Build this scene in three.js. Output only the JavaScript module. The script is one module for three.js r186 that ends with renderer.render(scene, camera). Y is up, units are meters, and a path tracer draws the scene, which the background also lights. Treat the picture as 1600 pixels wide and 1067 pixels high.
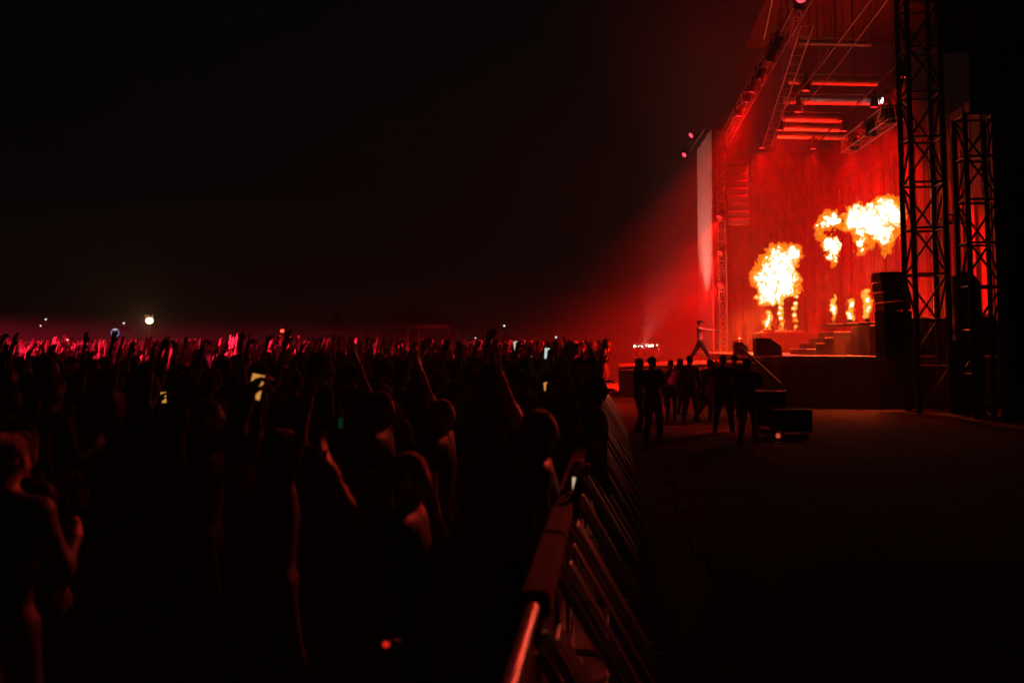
import * as THREE from 'three';
import { createNoise3D } from 'simplex-noise';
import { mergeGeometries } from 'three/addons/utils/BufferGeometryUtils.js';
import { RoundedBoxGeometry } from 'three/addons/geometries/RoundedBoxGeometry.js';
import { RectAreaLightUniformsLib } from 'three/addons/lights/RectAreaLightUniformsLib.js';

// ---------------------------------------------------------------- camera, night sky, haze, exposure
const scene = new THREE.Scene();
const F = 1400, PITCH = THREE.MathUtils.degToRad(4), YAW = Math.atan(155 / F);
const SHIFT = F * Math.tan(PITCH) - 6.5;                       // lens shift that puts the horizon on row 540 of 1067
const EYE = new THREE.Vector3(0, 2.05, 0);
const camera = new THREE.PerspectiveCamera(2 * Math.atan(533.5 / F) * 180 / Math.PI, 1600 / 1067, 0.1, 900);
camera.position.copy(EYE);
camera.rotation.set(PITCH, YAW, 0, 'YXZ');
camera.setViewOffset(1600, 1067, 0, SHIFT, 1600, 1067);
camera.focus = 30;
camera.userData.fStop = 1.6;
camera.updateMatrixWorld(true);
scene.background = new THREE.Color().setRGB(0.0012, 0.0012, 0.0012);
// stage smoke hanging thinly in the night air; it shows only where lamps and fire light it
scene.fog = new THREE.FogExp2(new THREE.Color(1, 1, 1), 0.0036);
const renderer = new THREE.WebGLRenderer({ antialias: true });
renderer.setSize(1600, 1067);
renderer.toneMapping = THREE.LinearToneMapping;
renderer.toneMappingExposure = 1;
renderer.shadowMap.enabled = true;
RectAreaLightUniformsLib.init();

// ---------------------------------------------------------------- helpers
let seed = 20240611;
const rnd = () => { seed = (seed + 0x6d2b79f5) | 0; let t = Math.imul(seed ^ (seed >>> 15), 1 | seed); t = (t + Math.imul(t ^ (t >>> 7), 61 | t)) ^ t; return ((t ^ (t >>> 14)) >>> 0) / 4294967296; };
const rr = (a, b) => a + (b - a) * rnd();
const pick = (a) => a[Math.floor(rnd() * a.length)];
const noise = createNoise3D(rnd);
const V = (x, y, t) => new THREE.Vector3(x, y, -t);            // t: metres along the pit, away from the camera
const at = (px, py, t) => {                                    // the point at distance t on the line of sight through a pixel of the photograph
  const d = new THREE.Vector3((px - 800) / F, -(py + SHIFT - 533.5) / F, -1).applyQuaternion(camera.quaternion);
  return d.multiplyScalar(t / -d.z).add(EYE);
};
const taken = new Map();
const numbered = (n) => { const k = taken.get(n) || 0; taken.set(n, k + 1); return k ? n + '_' + String(k).padStart(3, '0') : n; };
function shade(o) { o.castShadow = o.receiveShadow = true; return o; }
function thing(name, label, category, pos, group, turn = 0) {
  const g = new THREE.Group(); g.name = numbered(name); scene.add(g);
  if (pos) g.position.copy(pos);
  g.rotation.y = turn; g.userData = { label, category }; if (group) g.userData.group = group;
  return g;
}
function single(name, geo, mat, label, category, group, pos) {
  const m = shade(new THREE.Mesh(geo, mat)); m.name = numbered(name); scene.add(m);
  if (pos) m.position.copy(pos);
  m.userData = { label, category }; if (group) m.userData.group = group;
  return m;
}
function part(parent, name, geo, mat, pos, rot) {
  const m = shade(new THREE.Mesh(geo, mat)); m.name = name; parent.add(m);
  if (pos) m.position.copy(pos); if (rot) m.rotation.set(...rot);
  return m;
}
const mat = (r, g, b, rough = 0.7, metal = 0, more = {}) => { const m = new THREE.MeshStandardMaterial({ roughness: rough, metalness: metal, ...more }); m.color.setRGB(r, g, b); return m; };
const glow = (r, g, b, k = 1, more = {}) => { const m = new THREE.MeshStandardMaterial({ roughness: 0.6, ...more }); m.color.setRGB(0.02, 0.02, 0.02); m.emissive.setRGB(r, g, b); m.emissiveIntensity = k; return m; };
const CYL = new THREE.CylinderGeometry(1, 1, 1, 8), UP = new THREE.Vector3(0, 1, 0);
function bar(parent, name, a, b, r, m) {                        // a round tube from a to b, in the parent's axes
  const d = b.clone().sub(a), o = part(parent, name, CYL, m, a.clone().add(b).multiplyScalar(0.5));
  o.scale.set(r, d.length(), r); o.quaternion.setFromUnitVectors(UP, d.normalize());
  return o;
}
const boxes = new Map();
function rbox(w, h, d, r = 0.02) { const k = [w, h, d, r].map((x) => x.toFixed(3)).join(); if (!boxes.has(k)) boxes.set(k, new RoundedBoxGeometry(w, h, d, 2, Math.min(r, w / 2.1, h / 2.1, d / 2.1))); return boxes.get(k); }

// an isosurface (f < 0 inside) meshed as surface nets; paint(x, y, z) gives each vertex a linear colour
function nets(f, lo, hi, cell, paint) {
  const n = lo.map((l, i) => Math.ceil((hi[i] - l) / cell) + 1), [nx, ny, nz] = n, v = new Float32Array(nx * ny * nz);
  for (let k = 0, q = 0; k < nz; k++) for (let j = 0; j < ny; j++) for (let i = 0; i < nx; i++) v[q++] = f(lo[0] + i * cell, lo[1] + j * cell, lo[2] + k * cell);
  const id = new Int32Array(nx * ny * nz).fill(-1), pos = [], idx = [], sx = 1, sy = nx, sz = nx * ny;
  const C = [0, sx, sy, sx + sy, sz, sx + sz, sy + sz, sx + sy + sz], E = [[0, 1], [2, 3], [4, 5], [6, 7], [0, 2], [1, 3], [4, 6], [5, 7], [0, 4], [1, 5], [2, 6], [3, 7]];
  for (let k = 0; k < nz - 1; k++) for (let j = 0; j < ny - 1; j++) for (let i = 0; i < nx - 1; i++) {
    const q = i + j * sy + k * sz; let inside = 0;
    for (let c = 0; c < 8; c++) inside += v[q + C[c]] < 0;
    if (!inside || inside === 8) continue;
    let x = 0, y = 0, z = 0, m = 0;
    for (const [a, b] of E) {
      const va = v[q + C[a]], vb = v[q + C[b]];
      if ((va < 0) === (vb < 0)) continue;
      const t = va / (va - vb);
      x += (a & 1) + t * ((b & 1) - (a & 1)); y += ((a >> 1) & 1) + t * (((b >> 1) & 1) - ((a >> 1) & 1)); z += (a >> 2) + t * ((b >> 2) - (a >> 2)); m++;
    }
    id[q] = pos.length / 3; pos.push(lo[0] + (i + x / m) * cell, lo[1] + (j + y / m) * cell, lo[2] + (k + z / m) * cell);
  }
  for (let k = 1; k < nz - 1; k++) for (let j = 1; j < ny - 1; j++) for (let i = 1; i < nx - 1; i++) {
    const q = i + j * sy + k * sz, s = v[q] < 0;
    for (const [st, u, w] of [[sx, sy, sz], [sy, sz, sx], [sz, sx, sy]]) {
      if (s === (v[q + st] < 0)) continue;
      const a = id[q], b = id[q - u], c = id[q - u - w], d = id[q - w];
      if (a < 0 || b < 0 || c < 0 || d < 0) continue;
      if (s) idx.push(a, b, c, a, c, d); else idx.push(a, c, b, a, d, c);
    }
  }
  const g = new THREE.BufferGeometry();
  g.setAttribute('position', new THREE.Float32BufferAttribute(pos, 3)); g.setIndex(idx); g.computeVertexNormals();
  if (paint) { const col = []; for (let i = 0; i < pos.length; i += 3) col.push(...paint(pos[i], pos[i + 1], pos[i + 2])); g.setAttribute('color', new THREE.Float32BufferAttribute(col, 3)); }
  return g;
}

// ---------------------------------------------------------------- materials
const M = {
  steel: mat(0.06, 0.06, 0.06, 0.42, 0.75), alu: mat(0.3, 0.3, 0.31, 0.38, 0.85), black: mat(0.012, 0.012, 0.013, 0.85), plastic: mat(0.02, 0.02, 0.022, 0.45),
  cloth: mat(0.01, 0.01, 0.011, 0.95), ply: mat(0.03, 0.028, 0.026, 0.5), grille: mat(0.035, 0.035, 0.036, 0.5, 0.5), edge: mat(0.5, 0.5, 0.5, 0.35, 0.6),
};
// ---------------------------------------------------------------- ground
function groundMap() {
  const S = 512, d = new Uint8Array(S * S * 4), b = new Uint8Array(S * S * 4);
  for (let y = 0; y < S; y++) for (let x = 0; x < S; x++) {
    const u = x / S * Math.PI * 2, w = y / S * Math.PI * 2, n = noise(Math.cos(u) * 2, Math.sin(u) * 2 + Math.cos(w) * 2, Math.sin(w) * 2) * 0.5 + noise(Math.cos(u) * 7, Math.sin(u) * 7 + Math.cos(w) * 7, Math.sin(w) * 7) * 0.3, g = rnd();
    const c = 50 + n * 20 + (g - 0.5) * 26, o = (y * S + x) * 4;
    d[o] = c * 1.03; d[o + 1] = c; d[o + 2] = c * 0.95; d[o + 3] = 255;
    b[o] = b[o + 1] = b[o + 2] = 128 + n * 60 + (g - 0.5) * 110; b[o + 3] = 255;
  }
  const mk = (a, s) => { const t = new THREE.DataTexture(a, S, S); t.wrapS = t.wrapT = THREE.RepeatWrapping; t.magFilter = THREE.LinearFilter; t.repeat.set(0.4, 0.4); if (s) t.colorSpace = THREE.SRGBColorSpace; t.needsUpdate = true; return t; };
  return [mk(d, true), mk(b, false)];
}
const [gMap, gBump] = groundMap();
{
  const g = new THREE.PlaneGeometry(460, 460); g.rotateX(-Math.PI / 2);
  const uv = g.attributes.uv, p = g.attributes.position; for (let i = 0; i < uv.count; i++) uv.setXY(i, p.getX(i), p.getZ(i));
  const m = new THREE.Mesh(g, new THREE.MeshStandardMaterial({ map: gMap, bumpMap: gBump, bumpScale: 0.006, roughness: 1 }));
  shade(m); m.name = 'ground'; m.position.set(-40, 0, -120); m.userData = { kind: 'structure' }; scene.add(m);
}

{ // rubber mats laid over the pit
  const mats = [mat(0.016, 0.015, 0.015, 1), mat(0.019, 0.018, 0.018, 1), mat(0.013, 0.013, 0.013, 1)], g = new THREE.Group(); g.name = 'pit_floor'; g.userData = { kind: 'structure' }; scene.add(g);
  for (const m of mats) { m.bumpMap = gBump; m.bumpScale = 0.004; }
  for (let t = 1; t < 36; t += 1.22) for (let k = 0; k < 3; k++) part(g, 'floor_mat', rbox(1.82, 0.018, 1.2, 0.006), pick(mats), V(1.7 + k * 1.84 + (Math.round(t / 1.22) % 2) * 0.1, 0.008 + rr(0, 0.004), t), [rr(-0.002, 0.002), rr(-0.008, 0.008), rr(-0.003, 0.003)]);
}
// ---------------------------------------------------------------- stage: deck, steps, ramp
const DECK = 1.7, S0 = 31, S1 = 53, SX0 = 5, SX1 = 20;
{
  const st = thing('stage', 'wide concert stage deck with dark skirt and pale front edge', 'stage', V(SX0, 0, S0));
  for (let i = 0; i < 11; i++) for (let j = 0; j < 7; j++) part(st, 'deck_panel', rbox(2.12, 0.14, 1.98, 0.012), M.ply, new THREE.Vector3(1.07 + j * 2.14, DECK - 0.07, -1 - i * 2));
  for (let j = 0; j < 7; j++) part(st, 'skirt_panel', rbox(2.12, DECK - 0.16, 0.05, 0.01), M.black, new THREE.Vector3(1.07 + j * 2.14, (DECK - 0.16) / 2, -0.06));
  for (let i = 0; i < 11; i++) part(st, 'skirt_panel', rbox(0.05, DECK - 0.16, 1.98, 0.01), M.black, new THREE.Vector3(0.06, (DECK - 0.16) / 2, -1 - i * 2));
  for (let j = 0; j < 7; j++) part(st, 'edge_trim', rbox(2.11, 0.045, 0.05, 0.01), M.edge, new THREE.Vector3(1.07 + j * 2.14, DECK - 0.02, 0.03));
  for (let i = 0; i < 11; i++) part(st, 'edge_trim', rbox(0.05, 0.045, 1.97, 0.01), M.edge, new THREE.Vector3(-0.03, DECK - 0.02, -1 - i * 2));
  // lower ledge along the front
  for (let i = 0; i < 3; i++) part(st, 'ledge', rbox(0.9, 0.12, 1.6, 0.01), M.ply, new THREE.Vector3(-0.52, 1.42, -0.95 - i * 1.63));
  for (let i = 0; i < 3; i++) part(st, 'ledge_trim', rbox(0.9, 0.04, 0.04, 0.008), M.edge, new THREE.Vector3(-0.52, 1.46, -0.13 - i * 1.63));
}
{ // ramp running from the deck out to the barrier
  const r = thing('runway', 'black runway with a pale edge strip reaching from the stage to the barrier', 'runway', V(0.3, 0, 36));
  const L = 4.64, y0 = 1.22, y1 = 1.4, a = Math.atan2(y1 - y0, L);
  for (let i = 0; i < 2; i++) part(r, 'deck_panel', rbox(L / 2 - 0.02, 0.12, 5, 0.01), M.ply, new THREE.Vector3(L * (0.25 + 0.5 * i), y0 + (y1 - y0) * (0.25 + 0.5 * i) - 0.06, -2.5), [0, 0, a]);
  part(r, 'edge_strip', rbox(L, 0.05, 0.05, 0.01), mat(0.7, 0.66, 0.64, 0.4), new THREE.Vector3(L / 2, (y0 + y1) / 2 - 0.03, 0.03), [0, 0, a]);
  part(r, 'skirt_panel', rbox(L - 0.04, 1.05, 0.04, 0.01), M.black, new THREE.Vector3(L / 2, 0.54, -0.08));
  part(r, 'skirt_panel', rbox(0.04, 1.05, 4.9, 0.01), M.black, new THREE.Vector3(0.03, 0.54, -2.5));
}
{ // stepped riser
  const r = thing('drum_riser', 'dark stepped riser on the stage with four treads', 'riser', V(7.3, DECK, 35.4));
  const w = [0.45, 0.45, 0.45];
  for (let i = 0; i < 4; i++) { const x0 = 0.1 + i * 0.36, h = 0.22 * (i + 1); part(r, 'step', rbox(i < 3 ? 0.34 : 2.2, h, 3.2 - i * 0.2, 0.012), M.ply, new THREE.Vector3(x0 + (i < 3 ? 0.18 : 1.11), h / 2, -1.5));
    part(r, 'tread_edge', rbox(i < 3 ? 0.34 : 2.2, 0.025, 0.03, 0.006), M.edge, new THREE.Vector3(x0 + (i < 3 ? 0.18 : 1.11), h - 0.01, 0.13 - i * 0.1)); }
}
{
  const r = thing('band_riser', 'tall dark band riser carrying three flame machines', 'riser', V(9.0, DECK, 32.6));
  for (let i = 0; i < 3; i++) part(r, 'platform', rbox(1.18, 1.06, 2.5, 0.02), M.ply, new THREE.Vector3(0.6 + i * 1.2, 0.53, -1.3));
  for (let i = 0; i < 3; i++) part(r, 'platform_edge', rbox(1.17, 0.03, 0.03, 0.006), M.edge, new THREE.Vector3(0.6 + i * 1.2, 1.04, -0.03));
}
{
  const r = thing('rear_riser', 'low riser at the far end of the stage under the left burst of fire', 'riser', V(7.2, DECK, 44.6));
  for (let i = 0; i < 3; i++) part(r, 'platform', rbox(1.18, 1.0, 2.5, 0.02), M.ply, new THREE.Vector3(0.6 + i * 1.2, 0.5, -1.3));
}
// wedges and cases on the deck edge
function wedge(px, t, w, h, label) {
  const p = at(px, 555, t); p.y = DECK;
  const g = thing('monitor_wedge', label, 'speaker', p);
  const sh = new THREE.Shape([new THREE.Vector2(-w / 2, 0), new THREE.Vector2(w / 2, 0), new THREE.Vector2(w / 2 - w * 0.06, h * 0.55), new THREE.Vector2(w / 2 - w * 0.45, h), new THREE.Vector2(-w / 2, h)]);
  const e = new THREE.ExtrudeGeometry(sh, { depth: w * 0.8, bevelSize: 0.012, bevelThickness: 0.012, bevelSegments: 2 }); e.translate(0, 0.012, -w * 0.4);
  part(g, 'cabinet', e, M.plastic);
  const sl = part(g, 'grille', rbox(Math.hypot(w * 0.39, h * 0.45) * 0.9, 0.012, w * 0.7, 0.004), M.grille, new THREE.Vector3(w / 2 - w * 0.245, h * 0.79, 0), [0, 0, -Math.atan2(h * 0.45, w * 0.39)]);
  part(g, 'handle', rbox(0.16, 0.05, 0.02, 0.01), M.steel, new THREE.Vector3(-0.05, h * 0.6, w * 0.4 + 0.02));
  return g;
}
wedge(1158, 34, 0.5, 0.46, 'small dark floor monitor at the front corner of the stage deck');
wedge(1200, 32, 0.86, 0.58, 'large dark floor monitor beside the stepped riser');

// ---------------------------------------------------------------- trusses, towers
function truss(name, label, a, b, size, bays, o = {}) {
  const g = thing(name, label, 'truss', a, o.group), dir = b.clone().sub(a), L = dir.length(); dir.normalize();
  const u = new THREE.Vector3().crossVectors(dir, Math.abs(dir.y) > 0.9 ? new THREE.Vector3(1, 0, 0) : UP).normalize(), w = new THREE.Vector3().crossVectors(dir, u).normalize();
  const m = o.mat || M.alu, rc = o.chord || 0.03, rb = o.brace || 0.016, h = size / 2, flat = o.flat;
  const C = (flat ? [[1, 0], [-1, 0]] : [[1, 1], [1, -1], [-1, -1], [-1, 1]]).map(([p, q]) => u.clone().multiplyScalar(p * h).addScaledVector(w, q * h));
  for (const c of C) bar(g, 'chord', c, c.clone().addScaledVector(dir, L), rc, m);
  for (let i = 0; i <= bays; i++) for (let k = 0; k < (flat ? 1 : 4); k++) {
    const c0 = C[k], c1 = C[(k + 1) % C.length], s = L * i / bays, e = L * (i + 1) / bays;
    bar(g, 'rung', c0.clone().addScaledVector(dir, Math.min(s, L - 0.01)), c1.clone().addScaledVector(dir, Math.min(s, L - 0.01)), rb, m);
    if (i < bays && !flat) { const f = (i + k) % 2; bar(g, 'brace', (f ? c0 : c1).clone().addScaledVector(dir, s), (f ? c1 : c0).clone().addScaledVector(dir, e), rb, m); }
  }
  return g;
}
const ROOF = 14;
truss('front_truss', 'long lattice truss along the front of the stage roof, hung with pink lamps', V(6.75, ROOF + 0.2, 20), V(6.75, ROOF + 0.2, 54), 0.5, 24);
truss('ladder_truss', 'narrow ladder truss sloping under the stage roof', at(1262, 40, 32), at(1199, 228, 46), 0.42, 16, { flat: true, chord: 0.028, brace: 0.014 });
truss('back_truss', 'short lattice truss with pink lamps hung above the tall flames', at(1402, 172, 31.5), at(1325, 228, 38), 0.55, 8);
const TB = at(1449, 480, 29);
truss('stage_tower', 'tall dark lattice tower rising beside the speaker stack', V(TB.x, 0, 29), V(TB.x, 17, 29), 0.96, 12, { mat: M.steel, chord: 0.085, brace: 0.035 });
const TB2 = at(1534, 480, 27);
truss('wing_tower', 'shorter lattice tower beside the added black drape', V(TB2.x, 0, 27), V(TB2.x, 8.7, 27), 0.85, 7, { mat: M.steel, chord: 0.07, brace: 0.035 });
truss('far_tower', 'thin lattice tower behind the pale wing curtain at the far end', at(1131, 552, 50.4).setY(DECK), at(1131, 552, 50.4).setY(14), 0.4, 22, { mat: M.alu, chord: 0.03, brace: 0.018 });
{
  const a = at(1470, 347, 29), b = at(1512, 347, 27.4);
  const g = thing('tie_beam', 'level beam tying the tall tower to the shorter wing tower', 'beam', a);
  bar(g, 'pipe', new THREE.Vector3(), b.clone().sub(a), 0.07, M.steel); bar(g, 'pipe', new THREE.Vector3(0, 0.22, 0), b.clone().sub(a).setY(b.y - a.y + 0.22), 0.03, M.steel);
  const n = 4; for (let i = 1; i < n; i++) { const p = b.clone().sub(a).multiplyScalar(i / n); bar(g, 'spacer', p, p.clone().setY(p.y + 0.22), 0.02, M.steel); }
}
// roof: fabric cover and cross beams
{
  const g = new THREE.BoxGeometry(18, 0.12, 34, 24, 1, 40), p = g.attributes.position;
  for (let i = 0; i < p.count; i++) p.setY(i, p.getY(i) + 0.12 * Math.sin(p.getZ(i) * 1.3) * Math.cos(p.getX(i) * 0.5));
  g.computeVertexNormals();
  single('stage_roof', g, mat(0.004, 0.004, 0.004, 1), 'black fabric roof stretched over the stage trusses', 'roof', null, V(17.2, ROOF + 6.2, 38));
}
const beamMat = mat(0.42, 0.4, 0.4, 0.5, 0.2);
for (const [x0, x1, y, t, r, what] of [[1250, 1362, 66, 35.6, 0.10, 'highest'], [1233, 1372, 126, 40, 0.16, 'broad second'], [1225, 1398, 157, 43.4, 0.17, 'pale-lit third'], [1222, 1322, 184, 46.5, 0.17, 'short fourth'], [1218, 1320, 199, 49, 0.16, 'hazy fifth'], [1215, 1330, 212, 51.5, 0.16, 'lowest and farthest']]) {
  const a = at(x0, y, t), b = at(x1, y + 3, t - 0.4);
  const g = thing('roof_beam', what + ' red-lit cross beam under the stage roof', 'beam', a, 'cross beams under the stage roof');
  const d = b.clone().sub(a);
  bar(g, 'tube', new THREE.Vector3(), d, r, beamMat);
  bar(g, 'top_pipe', new THREE.Vector3(0, r * 2, 0), d.clone().setY(d.y + r * 2), 0.03, M.alu);
  for (let i = 0; i <= 4; i++) { const p = d.clone().multiplyScalar(i / 4); bar(g, 'hanger', p, p.clone().setY(ROOF + 6.05 - a.y), 0.02, M.steel); }
}
function cable(a, b, r, sag, label, m = M.alu) {
  const mid = a.clone().add(b).multiplyScalar(0.5); mid.y -= sag;
  const c = new THREE.CatmullRomCurve3([new THREE.Vector3(), mid.clone().sub(a), b.clone().sub(a)]);
  return single('cable', new THREE.TubeGeometry(c, 24, r, 6), m, label, 'cable', 'cables under the stage roof', a);
}
cable(at(1366, -6, 24), at(1221, 176, 45), 0.022, 0.1, 'thin taut cable running down under the stage roof, nearer the lamp row');
cable(at(1392, -6, 24), at(1256, 166, 45), 0.022, 0.1, 'thin taut cable running down under the stage roof, nearer the tall tower');
cable(at(1208, -6, 22), at(1194, 60, 26), 0.03, 0, 'short slack cable hanging outside the row of pink lamps');

// ---------------------------------------------------------------- wing panels, drapes, back wall
const pale = mat(0.5, 0.46, 0.43, 0.8);
function fold(w, h, amp, waves, m = 40) { // a hanging cloth in its own plane with real folds and thickness
  const g = new THREE.BoxGeometry(w, h, 0.03, m, 12, 1), p = g.attributes.position, ph = rr(0, 9);
  for (let i = 0; i < p.count; i++) { const x = p.getX(i) / w, y = p.getY(i) / h + 0.5; p.setZ(i, p.getZ(i) + amp * (0.5 + 0.5 * (1 - y)) * (Math.sin(x * waves * 6.28 + ph + 0.6 * Math.sin(y * 3 + ph)) + 0.4 * noise(x * waves * 2, y * 2, ph))); }
  g.computeVertexNormals(); return g;
}
{
  const a = at(1119, 540, 50.6), g = thing('wing_curtain', 'pale three-panel wing curtain hanging at the far end of the stage', 'curtain', V(a.x, DECK, 50.6));
  for (let i = 0; i < 3; i++) { const h = 12.4; const c = part(g, 'panel', fold(1.85, h, 0.05, 3), pale, new THREE.Vector3(-0.1 * i - 0.12, h / 2 + 0.05, -0.95 - i * 1.9), [0.055, Math.PI / 2 + 0.05, 0]); }
  bar(g, 'top_pipe', new THREE.Vector3(-0.46, 12.5, 0), new THREE.Vector3(-0.76, 12.5, -5.7), 0.05, M.alu);
}
const led = mat(0.014, 0.013, 0.013, 0.9), ledDark = mat(0.02, 0.02, 0.02, 0.9), ledPale = mat(0.06, 0.055, 0.055, 0.8);
{ // back wall of tall strips along the stage's rear and its far end
  const g = thing('back_wall', 'tall back wall of narrow vertical strips behind the flames', 'wall', V(13.2, DECK, 30.5));
  for (let i = 0; i < 46; i++) part(g, 'strip', rbox(0.09 + (i % 3) * 0.03, 9.3, 0.44, 0.02), i % 4 ? ledPale : ledDark, new THREE.Vector3(rr(-0.03, 0.03), 4.67, -0.25 - i * 0.5));
  const e = thing('end_wall', 'dark folded drape closing the far end of the stage', 'drape', V(6.2, DECK, 53.2));
  for (let i = 0; i < 5; i++) part(e, 'panel', fold(1.52, 11.6, 0.035, 3), led, new THREE.Vector3(0.76 + i * 1.5, 5.82, (i % 2) * 0.05));
}
{ // line array hung at the far end
  const a = at(1150, 225, 49.5), g = thing('line_array', 'hanging column of dark loudspeakers at the far end of the stage', 'loudspeaker', a);
  for (let i = 0; i < 11; i++) { const c = part(g, 'speaker_box', rbox(1.15, 0.38, 0.6, 0.03), M.plastic, new THREE.Vector3(0, -0.2 - i * 0.41, 0.02 * i * i * 0.1), [0.02 * i, 0, 0]); part(c, 'grille', rbox(1.05, 0.3, 0.02, 0.01), M.grille, new THREE.Vector3(0, 0, 0.305)); }
  bar(g, 'hanger', new THREE.Vector3(), new THREE.Vector3(0, ROOF - a.y, 0), 0.03, M.steel);
}
{ // floor stack of speakers by the tower
  const a = at(1396, 486, 30); const g = thing('speaker_stack', 'leaning stack of four dark loudspeakers at the foot of the tall tower', 'loudspeaker', a, null, 0.15);
  for (let i = 0; i < 4; i++) { const c = part(g, 'speaker_box', rbox(0.86, 0.3, 0.7, 0.025), M.plastic, new THREE.Vector3(-0.035 * i, 0.15 + i * 0.315, 0), [0, 0, 0.02 + 0.03 * (3 - i)]);
    part(c, 'grille', rbox(0.74, 0.22, 0.02, 0.01), M.grille, new THREE.Vector3(0.03, -0.01, 0.355)); part(c, 'rim', rbox(0.6, 0.018, 0.03, 0.006), M.edge, new THREE.Vector3(0.05, -0.13, 0.36)); }
  part(g, 'stand', rbox(0.9, 1.5, 0.7, 0.02), M.black, new THREE.Vector3(0, -0.76, 0));
}
{ // canvas wall behind the towers
  const a = at(1500, 470, 33); const g = thing('canvas_wall', 'grey-brown canvas wall panels behind the lattice towers', 'wall', V(a.x, DECK, 33));
  const h = [6.2, 5.6, 4.6]; for (let i = 0; i < 3; i++) part(g, 'panel', fold(0.95, h[i], 0.04, 2), pale, new THREE.Vector3(0.1 + i * 0.97, h[i] / 2, 0));
}
{ // red gauze strips between the towers
  const a = at(1484, 470, 31.5); const g = thing('gauze_drape', 'sheer hanging drape glowing red between the two towers', 'curtain', V(a.x, DECK, 31.5));
  const gm = new THREE.MeshPhysicalMaterial({ roughness: 0.9, transmission: 0.5, thickness: 0 }); gm.color.setRGB(0.5, 0.42, 0.4);
  for (let i = 0; i < 4; i++) { const h = 8.6 - i * 0.55; part(g, 'panel', fold(0.3, h, 0.03, 1.5, 14), gm, new THREE.Vector3(-0.35 + i * 0.32, h / 2, i * 0.04)); }
}
{ // upright oval-topped flight scenery piece
  const a = at(1512, 470, 28.6), sh = new THREE.Shape(); sh.moveTo(-0.3, 0); sh.lineTo(0.34, 0); sh.lineTo(0.34, 1.7); sh.quadraticCurveTo(0.05, 2.25, -0.3, 1.9); sh.lineTo(-0.3, 0);
  const g = thing('rolled_backdrop', 'round-topped upright rolled backdrop leaning at the wing tower', 'backdrop', V(a.x - 0.1, 2.2, 28.6));
  part(g, 'roll', new THREE.ExtrudeGeometry(sh, { depth: 0.3, bevelSize: 0.05, bevelThickness: 0.05, bevelSegments: 3 }), mat(0.16, 0.1, 0.09, 0.8));
  for (const x of [-0.15, 0.02, 0.2]) bar(g, 'strap', new THREE.Vector3(x, 0, 0.36), new THREE.Vector3(x, 1.8, 0.36), 0.015, M.black);
  part(g, 'crate', rbox(0.8, 2.2, 0.5, 0.03), M.black, new THREE.Vector3(0, -1.1, 0.15));
}
{ // black drapes added at the near side of the stage to block light
  const g = thing('light_blocking_drape', 'added tall black drape blocking stage light next to the shorter tower', 'drape', V(at(1562, 480, 26).x, 0, 26));
  for (let i = 0; i < 6; i++) part(g, 'panel', fold(1.5, 16, 0.09, 4), M.cloth, new THREE.Vector3(0.75 + i * 1.5, 8.0, 0));
  const h = thing('light_blocking_valance', 'added black valance blocking light at the near end of the stage roof', 'drape', V(at(1490, 200, 27).x, 0, 27.3));
  const hs = [0.8, 2.3, 4.3]; for (let i = 0; i < 3; i++) part(h, 'panel', fold(0.8, hs[i] + 3, 0.05, 3), M.cloth, new THREE.Vector3(0.2 + i * 0.8, 14.5 - (hs[i] + 3) / 2 - i * 0.3, 0));
}
{ // sheeted equipment on the near end of the deck
  const x0 = 9.5, t0 = 31.7;
  const geo = nets((x, y, z) => { const top = 1.15 + 0.2 * noise(x * 0.6, z * 0.4, 3) + 0.16 * Math.max(0, x - 1.5) + 0.14 * noise(x * 1.6, z, 9); const dx = Math.max(-x, x - 9.8, 0), dz = Math.max(-0.4 - z, z - 0.4, 0); return Math.max(y - top, Math.hypot(dx, dz) - 0.2 - 0.06 * noise(x * 3, y * 0.8, z * 3)); }, [-0.6, -0.02, -1], [10.4, 4, 1], 0.08);
  single('sheeted_equipment', geo, M.cloth, 'long pile of equipment under black sheets on the near end of the stage', 'equipment', null, V(x0, DECK + 0.01, t0));
}
// ---------------------------------------------------------------- flames and flame machines
const fbm = (x, y, z, o = 5) => { let s = 0, a = 0.5; for (let i = 0; i < o; i++) { s += a * noise(x, y, z); x *= 2.03; y *= 2.03; z *= 2.03; a *= 0.52; } return s; };
const fireMats = [[1.3, 0.28, 0.012, 0.36], [1.6, 0.72, 0.09, 0.6], [8, 7.2, 6.2, 1]].map(([r, g, b, o]) => { const m = new THREE.MeshBasicMaterial({ transparent: o < 1, opacity: o }); m.color.setRGB(r, g, b); return m; });
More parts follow.
